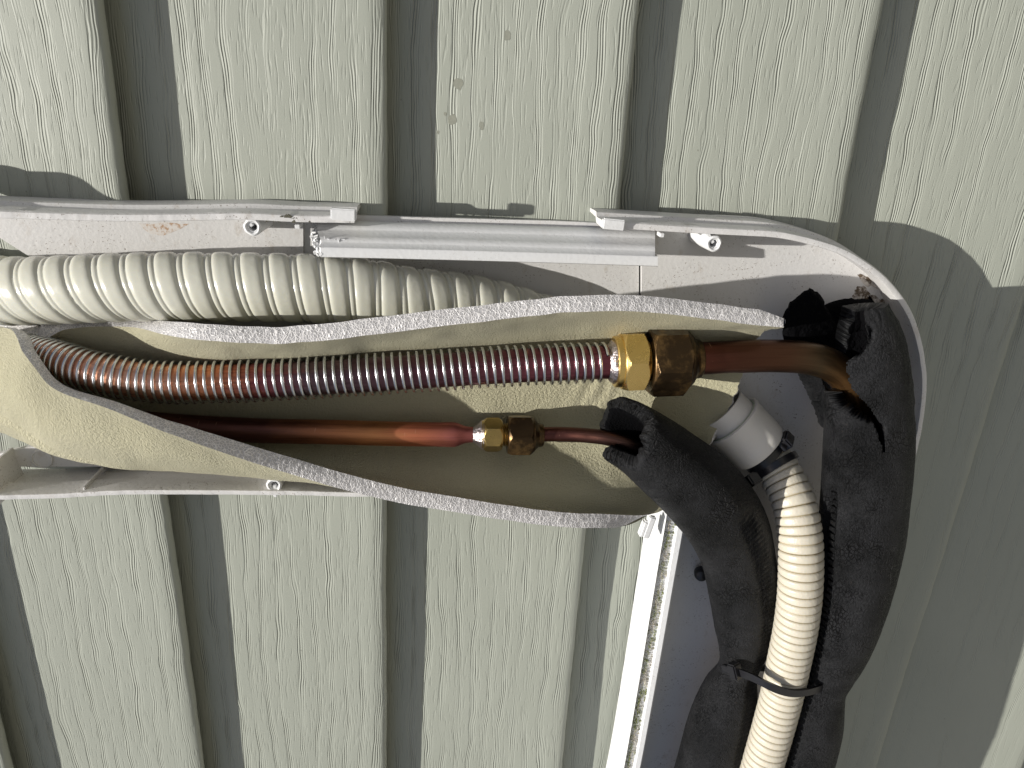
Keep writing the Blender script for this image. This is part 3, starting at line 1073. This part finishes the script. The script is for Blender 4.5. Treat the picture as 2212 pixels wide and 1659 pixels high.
# ------------------------------------------------------------------ upper copper pipe, spring and fitting
p1 = PL([(20, 735, -12), (62, 757, 8), (110, 775, 23), (200, 803, 31.5), (330, 824, 33), (500, 824, 32), (700, 815, 31.5), (900, 803, 31), (1100, 791, 30.5),
         (1316, 782, 30)])
v, f, co, (c1, s1, T1, N1, B1, r1) = tube(p1, 260, 40, radius=7.1)
pipe1 = empty('copper_pipe', 'thick shiny copper pipe wrapped in a spring, orange turning purple toward the brass nut', 'pipe', P(700, 815, 31), 'copper pipes')
mesh('pipe_tube', v, f, M_CU1, pipe1, co=co, angle=60)
ax1 = (P(1650, 770, 30) - P(1316, 782, 30))
ax1 /= np.linalg.norm(ax1)
v, f = lathe(P(1314, 782.2, 30), ax1, [(-0.5, 7.15), (0.4, 7.9), (1.2, 8.9), (2.2, 9.3), (2.6, 9.0), (2.7, 6)], 48,
             lambda a, r, th: r + 0.15 * np.sin(5 * th + a * 3) + 0.1 * np.sin(11 * th))
mesh('solder_joint', v, f, M_SOLDER, pipe1)
# spring: one steel wire wound along the pipe
d, s = resample(spline(p1, 400), 5200)
Tn, Nn1, Bn1 = frames(d)
pit = np.interp(s, [0, 30, 70, 120, s[-1]], [2.1, 2.35, 2.8, 3.35, 3.4])
ph = np.concatenate([[0], np.cumsum(np.diff(s) / pit[1:])]) * 2 * np.pi
rad = 8.1 + 0.12 * np.sin(ph * 0.13)
sel = s < s[-1] - 2.0
wire = (d + rad[:, None] * (np.cos(ph)[:, None] * Nn1 + np.sin(ph)[:, None] * Bn1))[sel]
Tw = np.gradient(wire, axis=0)
Tw /= np.linalg.norm(Tw, axis=1)[:, None]
rd = wire - d[sel]
rd -= np.sum(rd * Tw, 1)[:, None] * Tw
rd /= np.linalg.norm(rd, axis=1)[:, None]
bd = np.cross(Tw, rd)
th = np.linspace(0, 2 * np.pi, 8, endpoint=False)
V = (wire[:, None, :] + 0.66 * (np.cos(th)[None, :, None] * rd[:, None, :] + np.sin(th)[None, :, None] * bd[:, None, :])).reshape(-1, 3)
mesh('wire_spring', V, grid_faces(len(wire), 8, wrap=True), M_SPRING, angle=80,
     label='silver steel wire spring coiled around the thick copper pipe', cat='spring')


def hexr(af, rot):
    """hexagon of half across-flats af, chamfered to the circle limit r"""
    def fn(a, r, th):
        q = (th + rot) % (math.pi / 3) - math.pi / 6
        return np.minimum(af / np.cos(q), r)
    return fn


def nut(name, label, base, axis, L, af, rot, mat, collar=None, washer=None, group='brass fittings', thread=None):
    e = empty(name, label, 'nut', np.asarray(base) + np.asarray(axis) * L / 2, group)
    rc = af / math.cos(math.pi / 6)
    pr = [(0.0, af * 0.6), (0.0, af * 0.985), (0.25, af * 1.0)]
    for t in np.linspace(0.02, 1, 7):
        pr.append((0.25 + 1.5 * t, af * (1.0 + 0.165 * t)))
    for t in np.linspace(1, 0.02, 7):
        pr.append((L - 0.25 - 1.5 * t, af * (1.0 + 0.165 * t)))
    pr += [(L - 0.25, af * 1.0), (L, af * 0.985), (L, af * 0.6)]
    v, f = lathe(base, axis, pr, 96, hexr(af, rot))
    mesh('hex_body', v, f, mat, e, angle=14)
    if collar:
        v, f = lathe(base, axis, [(L - 0.6 + a, r) for a, r in collar], 56)
        mesh('collar', v, f, mat, e, angle=30)
    if washer:
        v, f = lathe(base, axis, washer, 56)
        mesh('washer_face', v, f, mat, e, angle=30)
    if thread:
        z0, z1, r = thread
        n = 260
        u = np.linspace(0, 1, n)
        pr = [(z0 + (z1 - z0) * q, r + 0.38 * math.sin(2 * math.pi * q * (z1 - z0) / 1.1)) for q in u]
        v, f = lathe(base, axis, pr, 48)
        mesh('thread', v, f, mat, e, angle=60)
    return e


def dist(a, b):
    return float(np.linalg.norm(np.asarray(a) - np.asarray(b)))


Z1 = 30
bA = P(1326, 781.6, Z1)
LA = dist(P(1340, 781, Z1), P(1391, 779, Z1))
bA2 = P(1340, 781, Z1)
nut('brass_nut', 'bright yellow brass hex nut joined to the spring-wrapped pipe', bA2, ax1, LA, 11.7, 4 * math.pi / 48, M_BR1,
    washer=[(-2.9, 6), (-2.9, 10.4), (-2.5, 10.9), (-0.4, 11.1), (0.3, 10.9), (0.3, 6)],
    thread=(LA - 0.2, LA + 4.5, 8.6))
bB = P(1398, 778.8, Z1)
LB = dist(bB, P(1478, 776, Z1))
nut('brass_nut', 'large dark tarnished brass flare nut on the old brown pipe', bB, ax1, LB, 13.6, 0.0, M_BR2,
    collar=[(0, 13.2), (1.2, 12.8), (3.2, 11.0), (4.6, 9.0), (5.4, 8.6), (7.0, 8.3), (7.4, 7.9), (7.5, 6)])
p3 = PL([(1470, 776, 30), (1520, 774, 30), (1600, 770, 30), (1680, 769, 30), (1740, 773, 30.5), (1788, 786, 31), (1822, 812, 31), (1843, 856, 31), (1858, 905, 30),
         (1868, 960, 30)])
v, f, co, _ = tube(p3, 160, 40, radius=7.1)
mesh('copper_pipe', v, f, M_CU3, co=co, angle=60, label='old brown copper pipe running from the dark nut into torn black insulation', cat='pipe')['group'] = 'copper pipes'

# ------------------------------------------------------------------ lower copper pipe and fitting
Z2 = 22
k2 = mmv(P(900, 938, Z2))
rb, rs = 26.5 * k2, 17.0 * k2
p2 = [(200, 905, 12, rb), (300, 914, 16, rb), (400, 922, 19, rb), (553, 930, 21, rb), (700, 933, 22, rb), (850, 937, 22, rb), (955, 938.5, 22, rb), (972, 938.6, 22, rb * 1.02),
      (985, 938.8, 22, rb * 0.99), (1003, 939, 22, rs * 1.15), (1015, 939, 22, rs * 1.02), (1034, 939, 22, rs)]
ctrl = np.array([[*P(a, b, z), r] for a, b, z, r in p2])
v, f, co, _ = tube(ctrl, 220, 40)
pipe2 = empty('copper_pipe', 'thin copper pipe with a reddish orange swaged end beside the small brass nut', 'pipe', P(700, 935, 22), 'copper pipes')
mesh('pipe_tube', v, f, M_CU2, pipe2, co=co, angle=60)
ax2 = P(1180, 940, Z2) - P(985, 939, Z2)
ax2 /= np.linalg.norm(ax2)
v, f = lathe(P(1024, 939, Z2), ax2, [(-0.6, rs + 0.05), (0.3, rs + 0.5), (1.5, rs + 1.3), (2.8, rs + 2.3), (4.0, rs + 3.2), (4.2, 3)], 48,
             lambda a, r, th: r + 0.1 * np.sin(4 * th + a) + 0.06 * np.sin(9 * th))
mesh('solder_joint', v, f, M_SOLDER, pipe2)
bC = P(1044, 939, Z2)
LC = dist(bC, P(1084, 939.5, Z2))
nut('brass_nut', 'small dull brass hex nut between the solder bead and the tarnished nut', bC, ax2, LC, 6.7, 12 * math.pi / 48, M_BR3,
    washer=[(-0.8, 3), (-0.8, 6.2), (-0.4, 6.5), (0.4, 6.6), (0.4, 3)], thread=(LC - 0.2, LC + 3.4, 4.9))
bD = P(1096, 939.6, Z2)
LD = dist(bD, P(1150, 940, Z2))
nut('brass_nut', 'small tarnished brass flare nut on the thin bent tube', bD, ax2, LD, 8.35, 5 * math.pi / 48, M_BR2,
    collar=[(0, 8.1), (1.2, 7.7), (2.2, 6.4), (3.2, 5.5), (4.8, 5.2), (5.4, 4.9), (5.5, 3)])
p4 = PL([(1165, 938.5, 22), (1220, 938, 24), (1270, 941, 28), (1310, 946, 31.5), (1350, 957, 34), (1390, 976, 35), (1440, 1010, 35)])
v, f, co, _ = tube(p4, 110, 32, radius=3.3)
mesh('copper_pipe', v, f, M_CU4, co=co, angle=60, label='thin dark copper tube bending into the black foam mouth', cat='pipe')['group'] = 'copper pipes'

# ------------------------------------------------------------------ black insulation, left
b1 = [(1333, 925, 37, 72), (1385, 955, 37, 76), (1450, 1005, 36, 83), (1520, 1066, 35, 90), (1568, 1130, 33, 88), (1596, 1210, 32, 80), (1608, 1290, 32, 76), (1610, 1360, 32, 66),
      (1604, 1410, 32, 52), (1595, 1445, 32, 45), (1580, 1490, 32, 62), (1562, 1550, 33, 72), (1540, 1640, 34, 76), (1505, 1780, 35, 78), (1440, 2050, 36, 76), (1360, 2400, 36, 74)]
ctrl = fit_tube(b1)
dd, ss = resample(spline(ctrl, 500), 600)
NS, NTH = 600, 96
Tb, Nb, Bb = frames(dd[:, :3])
th = np.linspace(0, 2 * np.pi, NTH, endpoint=False)
s0 = 3.5 + 7.5 * np.cos(th - 0.2) + 1.6 * vnoise(np.cos(th) * 2.2, np.sin(th) * 2.2, 3) + 0.8 * vnoise(np.cos(th) * 7, np.sin(th) * 7, 4)
s0 += 9.0 * np.exp(-((th - 2.05) / 0.36) ** 2) - 6.0 * np.exp(-((th - 1.2) / 0.4) ** 2) + 4.0 * np.exp(-((th - 4.8) / 0.5) ** 2)


def at(s):
    s = np.clip(s, -8, ss[-1])
    c = np.stack([np.interp(s, ss, dd[:, k]) for k in range(3)], -1)
    ex = np.minimum(s, 0)[..., None] * Tb[0]
    n = np.stack([np.interp(s, ss, Nb[:, k]) for k in range(3)], -1)
    b = np.stack([np.interp(s, ss, Bb[:, k]) for k in range(3)], -1)
    r = np.interp(s, ss, dd[:, 3])
    return c + ex, n, b, r


rowsV, rowsC = [], []


def ring(s, rfac, radd=0.0):
    c, n, b, r = at(s)
    rr = r * rfac + radd
    rowsV.append(c + rr[:, None] * (np.cos(th)[:, None] * n + np.sin(th)[:, None] * b))
    rowsC.append(np.stack([s, r * np.cos(th) * 1.0, r * np.sin(th)], 1))


for dep_ in (34, 22, 12, 5, 1.5):
    ring(s0 + dep_, 0.50)
for t in np.linspace(0, 1, 9):
    ring(s0 - 1.2 * math.sin(math.pi * t) + 0.7 * vnoise(np.cos(th) * 9, np.sin(th) * 9 + t * 5, 6), 0.52 + 0.46 * t)
L1 = ss[-1]
for t in np.linspace(0.004, 1, NS) ** 1.0:
    s = s0 + (L1 - s0) * t
    # deep ribbed zip strip along the front right, gouges, lumps
    win = np.exp(-((((th + 0.42 + np.pi) % (2 * np.pi)) - np.pi) / 0.28) ** 4)
    ribs = (0.32 * np.sign(np.sin(s * 2 * np.pi / 2.6)) - 0.9) * win * np.clip((s - 62) / 8, 0, 1)
    lum = 0.22 * vnoise(s / 14.0, np.cos(th) * 2 + 5, 4) + 0.08 * vnoise(s / 2.2, np.cos(th) * 4 + 2 * np.sin(th), 5)
    mold = 0.0
    for sc_ in (19.0, 25.5, 32.0):                     # moulded bars near the mouth
        mold = mold + 0.45 * np.exp(-((s - sc_) / 0.7) ** 2) * np.exp(-((th - 0.8) / 0.36) ** 4)
    pinch = 0
    ring(s, 1.0, ribs + lum + mold)
V = np.vstack(rowsV)
C = np.vstack(rowsC)
n_r = len(rowsV)
fcs1 = grid_faces(n_r, NTH, wrap=True)
mesh('pipe_insulation', V, fcs1, [M_BLACK, M_BLACKSHADE], co=C, angle=75, midx=(np.arange(len(fcs1)) < 6 * NTH).astype(int),
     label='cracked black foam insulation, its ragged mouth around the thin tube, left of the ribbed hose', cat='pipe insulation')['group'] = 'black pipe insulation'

# ------------------------------------------------------------------ black insulation, right (torn)
b2 = [(1864, 662, 36, 60), (1868, 715, 38, 80), (1873, 790, 39, 93), (1877, 870, 40, 99), (1878, 950, 41, 100), (1872, 1050, 42, 99), (1863, 1150, 44, 97), (1852, 1240, 47, 88),
      (1832, 1330, 49, 80), (1808, 1410, 50, 68), (1790, 1455, 50, 58), (1778, 1482, 50, 54), (1768, 1515, 50, 60), (1760, 1565, 50, 65), (1738, 1650, 50, 68), (1700, 1790, 50, 70),
      (1620, 2060, 44, 70), (1520, 2400, 42, 68)]
ctrl = fit_tube(b2)
d2, s2 = resample(spline(ctrl, 600), 760)
NTH = 150
T2, N2, B2 = frames(d2[:, :3])
th = np.linspace(0, 2 * np.pi, NTH, endpoint=False)
S, THg = np.meshgrid(s2, th, indexing='ij')
RR = np.repeat(d2[:, 3][:, None], NTH, 1)
SEAM = 1.36
win = np.exp(-((THg - SEAM) / 0.16) ** 4) * np.clip((S - 78) / 8, 0, 1)
RR = RR - 5.0 * win
RR = RR + 0.3 * vnoise(S / 16.0, np.cos(THg) * 2 + 9, 7) + 0.08 * vnoise(S / 1.9, np.cos(THg) * 5, 8) + 0.25 * vnoise(S / 3.5, THg * 7, 12) * (S < 60)
RR = RR + 1.2 * np.exp(-(S / 8.0) ** 2) * vnoise(THg * 2, S * 0, 9)
V = d2[:, None, :3] + RR[..., None] * (np.cos(THg)[..., None] * N2[:, None] + np.sin(THg)[..., None] * B2[:, None])
q = Q(V.reshape(-1, 3)).reshape(*V.shape[:2], 2)
hole = np.array([(1700, 620), (1862, 620), (1868, 690), (1892, 716), (1884, 745), (1852, 772), (1826, 780), (1829, 802), (1836, 838), (1866, 868), (1892, 900), (1909, 920),
                 (1914, 945), (1910, 990), (1900, 945), (1888, 914), (1855, 906), (1805, 880), (1780, 846), (1766, 810), (1735, 798), (1690, 780)])


def inside(pt, poly):
    x, y = pt[..., 0], pt[..., 1]
    r = np.zeros(x.shape, bool)
    n = len(poly)
    for i in range(n):
        x1, y1 = poly[i]
        x2, y2 = poly[(i + 1) % n]
        c = ((y1 > y) != (y2 > y)) & (x < (x2 - x1) * (y - y1) / (y2 - y1 + 1e-9) + x1)
        r ^= c
    return r


front = np.cos(THg - 0.8) > -0.35
qq = q.copy()
qq[..., 0] += 3.0 * vnoise(S / 0.9, THg * 9, 21)
qq[..., 1] += 3.0 * vnoise(S / 0.9, THg * 9, 22)
kill = inside(qq, hole) & front
ff = grid_faces(len(s2), NTH, wrap=True)
kf = kill.ravel()[ff].sum(1) >= 2
ff = ff[~kf]
co2 = np.stack([S, RR * np.cos(THg), RR * np.sin(THg)], -1).reshape(-1, 3)
used = np.unique(ff)
remap = -np.ones(V.shape[0] * V.shape[1], int)
remap[used] = np.arange(len(used))
ins2 = empty('pipe_insulation', 'torn black foam pipe insulation with a diagonal split, inside the white elbow', 'pipe insulation', P(1870, 1000, 20), 'black pipe insulation')
o = mesh('foam_tube', V.reshape(-1, 3)[used], remap[ff], [M_BLACK, M_BLACKSHADE], ins2, co=co2[used], angle=75)
md = o.modifiers.new('wall', 'SOLIDIFY')
md.thickness = 0.0072
me_ = o.data
cen_ = to_world(d2[:, :3])
dsum = 0.0
for pg in list(me_.polygons)[::97]:
    pc = np.array(pg.center) + np.array(ins2.location)
    c0 = cen_[np.argmin(np.linalg.norm(cen_ - pc, axis=1))]
    dsum += float(np.dot(np.array(pg.normal), pc - c0))
md.offset = -1 if dsum > 0 else 1
md.use_even_offset = False
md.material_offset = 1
# teeth of the zip seam bridging the groove
tee = []
for i in range(90):
    s = 80 + i * 3.55
    if s > s2[-1] - 2:
        break
    c = np.array([np.interp(s, s2, d2[:, k]) for k in range(3)])
    n = np.array([np.interp(s, s2, N2[:, k]) for k in range(3)])
    b = np.array([np.interp(s, s2, B2[:, k]) for k in range(3)])
    t = np.cross(n, b)
    r = np.interp(s, s2, d2[:, 3])
    a0 = SEAM - 0.15
    wid = random.uniform(0.17, 0.29)
    pts = []
    for (aa, rr_, hs) in ((a0 - 0.06, r - 0.1, 1.45), (a0 + wid * 0.6, r - 0.5, 0.8), (a0 + wid, r - 1.6, 0.25)):
        u = math.cos(aa) * n + math.sin(aa) * b
        jt = random.uniform(-0.2, 0.2)
        pts += [c + rr_ * u + (hs + jt) * t, c + rr_ * u - (hs - jt) * t, c + (rr_ - 2.0) * u - hs * t, c + (rr_ - 2.0) * u + hs * t]
    fcs = [[0, 1, 2, 3], [8, 9, 10, 11]]
    for kx in (0, 4):
        for e in range(4):
            fcs.append([kx + e, kx + (e + 1) % 4, kx + 4 + (e + 1) % 4, kx + 4 + e])
    tee.append((np.array(pts), fcs))
v, f = join(tee)
mesh('seam_teeth', v, f, M_BLACK, ins2, kind='stuff', smooth=False)


def patch(poly, zf, thick, n=26, wob=0.4, seed=3):
    """curled sheet with the outline poly (picture points lifted to zf(u,v)), thick, rough"""
    poly = np.array(poly, float)
    c = poly.mean(0)
    m = 90
    per = np.vstack([poly, poly[:1]])
    pe, _ = resample(np.c_[spline(per, 300), np.zeros(300)], m + 1)
    pe = pe[:-1, :2]
    pe = pe + np.stack([vnoise(np.arange(m) * 0.9, 0, seed), vnoise(np.arange(m) * 0.9, 5, seed)], 1) * 2.2
    top, bot, fc = [], [], []
    for k_ in range(n + 1):
        t = k_ / n
        for (x, y) in c + (pe - c) * max(t, 1e-3):
            z = zf(x, y)
            edge = thick * 0.5 * (max(0, t - 0.8) / 0.2) ** 3
            top.append(P(x, y, z + wob * float(vnoise(x / 12, y / 12, seed)) - edge))
            bot.append(P(x, y, z - thick + edge))
    V = np.vstack([top, bot])
    K = (n + 1) * m
    f = grid_faces(n + 1, m, wrap=True).tolist()
    f += (grid_faces(n + 1, m, wrap=True, flip=True) + K).tolist()
    e0 = n * m
    f += [[e0 + i, e0 + (i + 1) % m, K + e0 + (i + 1) % m, K + e0 + i] for i in range(m)]
    return V, f


v, f = patch([(1688, 705), (1697, 668), (1722, 640), (1738, 627), (1752, 624), (1768, 634), (1786, 664), (1802, 694), (1822, 735), (1838, 780),
              (1815, 800), (1770, 800), (1728, 792), (1700, 755)],
             lambda x, y: 20 + 6 * math.cos((x - 1750) / 60.0) - 0.05 * (x - 1700), 6.0)
mesh('torn_flap', v, f, M_BLACKSHADE, ins2, angle=75, label='loose torn flap of black foam')
v, f = patch([(1770, 665), (1800, 651), (1850, 645), (1890, 655), (1900, 720), (1890, 790), (1870, 860), (1820, 890), (1775, 860), (1745, 815), (1735, 770)],
             lambda x, y: 15, 5.0, n=14, seed=4)
mesh('black_back_fill', v, f, M_BLACKSHADE, ins2, angle=75)  # added black sheet filling the dark opening and hiding sunlit floor
v, f = patch([(1716, 788), (1745, 792), (1770, 804), (1786, 838), (1814, 872), (1810, 886), (1792, 895), (1784, 930), (1770, 915), (1752, 866), (1730, 822)],
             lambda x, y: 33 + 0.12 * (x - 1770), 5.0, n=14, seed=6)
mesh('torn_lip', v, f, M_BLACK, ins2, angle=75)
v, f = patch([(1868, 690), (1890, 686), (1910, 700), (1914, 722), (1900, 745), (1886, 752), (1876, 740), (1872, 715)],
             lambda x, y: 45 + 3 * math.sin((y - 690) / 25.0), 4.0, n=14, wob=0.9, seed=8)
mesh('torn_flap', v, f, M_BLACK, ins2, angle=75)

# ------------------------------------------------------------------ white socket and ribbed hose
sa, sb = P(1583, 911, 15.5), P(1641, 970, 20)
ax = sb - sa
ax /= np.linalg.norm(ax)
ks = mmv(sa)
Ls = dist(sa, sb)
Rs = 67 * ks
sock = empty('hose_socket', 'white plastic hose socket behind the black foam, above the ribbed hose', 'pipe fitting', sa)
v, f = lathe(sa, ax, [(0.2, Rs * 0.86), (-0.6, Rs * 0.90), (-0.9, Rs * 0.97), (-0.4, Rs * 1.03), (0.6, Rs * 1.03), (1.4, Rs), (Ls * 0.75, Rs * 0.99), (Ls * 0.93, Rs * 0.97), (Ls * 1.0, Rs * 0.92),
                      (Ls * 1.03, Rs * 0.80), (Ls * 1.05, Rs * 0.62), (Ls * 1.5, Rs * 0.60)], 64)
M_SOCK = hose_mat('warm_white_socket', (0.70, 0.675, 0.63), 0.45)
mesh('socket_body', v, f, M_SOCK, sock, angle=40)
v, f = lathe(sa, ax, [(-9, Rs * 0.80), (-8.8, Rs * 0.84), (1.0, Rs * 0.85), (1.2, Rs * 0.5)], 56)
mesh('inner_pipe', v, f, M_SOCK, sock, angle=40)
v, f = lathe(sa, ax, [(-0.2, Rs * 0.84), (-0.9, Rs * 0.87), (-0.7, Rs * 0.92), (-0.1, Rs * 0.90)], 56)
mesh('sealant_ring', v, f, simple('pale_green_sealant', (0.42, 0.47, 0.36), 0.5), sock, angle=40)

h2 = PL([(1638, 967, 19), (1658, 987, 21), (1679, 1014, 25), (1700, 1050, 31), (1716, 1090, 37), (1727, 1150, 43), (1730, 1210, 47), (1727, 1290, 50), (1718, 1360, 51),
         (1704, 1430, 51.5), (1688, 1505, 52), (1668, 1580, 52.5), (1645, 1659, 53), (1610, 1780, 54), (1530, 2050, 54), (1430, 2400, 52)])
PT2 = 3.95


def rib_r(S, TH):
    ph = (S / PT2) % 1.0
    g = np.clip(1 - np.abs((ph - 0.5) / 0.5) ** 4.5, 0, 1) ** 0.7
    return -1.5 + 1.5 * g


RH2 = 10.0
v, f, co, (ch2, sh2, Th2, Nh2, Bh2, _) = tube(h2, 1900, 48, radius=RH2, disp=rib_r)
SS = np.repeat(sh2[:, None], 48, 1)
THH = np.repeat(np.linspace(0, 2 * np.pi, 48, endpoint=False)[None], 1900, 0)
co = np.stack([SS, THH * 11, -rib_r(SS, THH) / 1.5], -1).reshape(-1, 3)
rib = empty('ribbed_hose', 'cream ribbed hose running down between the two black insulation tubes', 'hose', P(1725, 1290, 35))
mesh('hose_tube', v, f, M_RIB, rib, co=co, angle=80)


def ribbon(loop, width, thick, wdir=None, n=200, closed=True):
    """flat strap following a closed loop (points wall mm); width axis wdir"""
    pts = np.vstack([loop, loop[:1]]) if closed else np.asarray(loop)
    c, _ = resample(spline(pts, 500), n)
    if closed:
        c = c[:-1]
    T = np.roll(c, -1, 0) - np.roll(c, 1, 0) if closed else np.gradient(c, axis=0)
    T /= np.linalg.norm(T, axis=1)[:, None]
    Wd = np.asarray(wdir, float)[None] - (T @ np.asarray(wdir, float))[:, None] * T
    Wd /= np.linalg.norm(Wd, axis=1)[:, None]
    U = np.cross(T, Wd)
    sec = [(-0.5, -0.5), (-0.44, 0.5), (0.44, 0.5), (0.5, -0.5)]
    V = np.stack([c + a * width * Wd + b * thick * U for a, b in sec], 1)
    nn = len(c)
    V = V.reshape(-1, 3)
    f = []
    for i in range(nn if closed else nn - 1):
        i2 = (i + 1) % nn
        for e in range(4):
            f.append([i * 4 + e, i * 4 + (e + 1) % 4, i2 * 4 + (e + 1) % 4, i2 * 4 + e])
    return V, f


def ring_tie(center, axis, R, width, head_ang, label, group='black cable ties'):
    e = empty('cable_tie', label, 'cable tie', center, group)
    a = np.asarray(axis) / np.linalg.norm(axis)
    n = np.array([0, 0, 1.0]) - a[2] * a
    n /= np.linalg.norm(n)
    b = np.cross(a, n)
    loop = np.array([center + R * (math.cos(t) * n + math.sin(t) * b) for t in np.linspace(0, 2 * np.pi, 48, endpoint=False)])
    v, f = ribbon(loop, width, 1.3, a)
    mesh('strap', v, f, M_TIE, e, angle=35)
    u = math.cos(head_ang) * n + math.sin(head_ang) * b
    w = np.cross(a, u)
    v, f = rbox(center + (R + 1.8) * u, (width * 1.55, 8.2, 6.0), 0.8, axes=[a, w, u])
    mesh('head', v, f, M_TIE, e, angle=35)
    v, f = rbox(center + (R + 1.9) * u + w * 4.6, (width * 0.8, 4.2, 1.3), 0.3, axes=[a, w, u])
    mesh('tail', v, f, M_TIE, e, angle=35)


hd = P(1676, 1004, 27) - P(1650, 978, 25)
ring_tie(P(1650, 978, 20.5), hd, 10.8, 3.7, -1.05, 'upper black cable tie at the mouth of the white socket')
ring_tie(P(1675, 1008, 24), P(1694, 1038, 29) - P(1662, 992, 21.5), 10.9, 3.6, 1.25, 'second black cable tie just below the white socket, on the ribbed hose')

# big tie round the whole bundle
wd = P(1690, 1540, 47) - P(1705, 1450, 47)
zt = 52 + 10.0 + 0.9
loop = PL([(1588, 1449, 46), (1605, 1455, 50), (1630, 1465, 56), (1655, 1478, 61), (1685, 1491, zt), (1715, 1497, zt), (1745, 1494, 62), (1775, 1485, 58), (1805, 1474, 53), (1830, 1464, 46),
           (1826, 1460, 34), (1785, 1458, 25), (1700, 1450, 19), (1620, 1440, 18), (1570, 1438, 22), (1560, 1442, 31), (1571, 1446, 40)])
bt = empty('cable_tie', 'long black cable tie strapping the hose and both insulation tubes together', 'cable tie', P(1690, 1480, 40), 'black cable ties')
v, f = ribbon(loop, 3.9, 1.3, wd, n=260)
mesh('strap', v, f, M_TIE, bt, angle=35)
w_ = wd / np.linalg.norm(wd)
t_ = P(1605, 1455, 48) - P(1576, 1446, 41)
t_ /= np.linalg.norm(t_)
w_ = w_ - (w_ @ t_) * t_
w_ /= np.linalg.norm(w_)
u_ = np.cross(t_, w_)
if u_[2] < 0:
    u_ = -u_
v, f = rbox(P(1588, 1449, 47), (5.0, 8.0, 5.2), 0.7, axes=[t_, w_, u_])
mesh('head', v, f, M_TIE, bt, angle=35)
v, f = rbox(P(1570, 1445, 43), (6.0, 3.4, 1.2), 0.3, axes=[t_, w_, u_])
mesh('tail', v, f, M_TIE, bt, angle=35)
# dark rubber plug half hidden behind the left insulation
v, f = lathe(P(1514, 1236, 6), (-0.3, 0.1, 1), [(0, 3.6), (3, 3.5), (4.6, 2.8), (5.2, 1.5), (5.3, 0.02)], 32)
mesh('rubber_plug', v, f, M_TIE, label='small dark round plug peeking out beside the left black insulation', cat='plug')
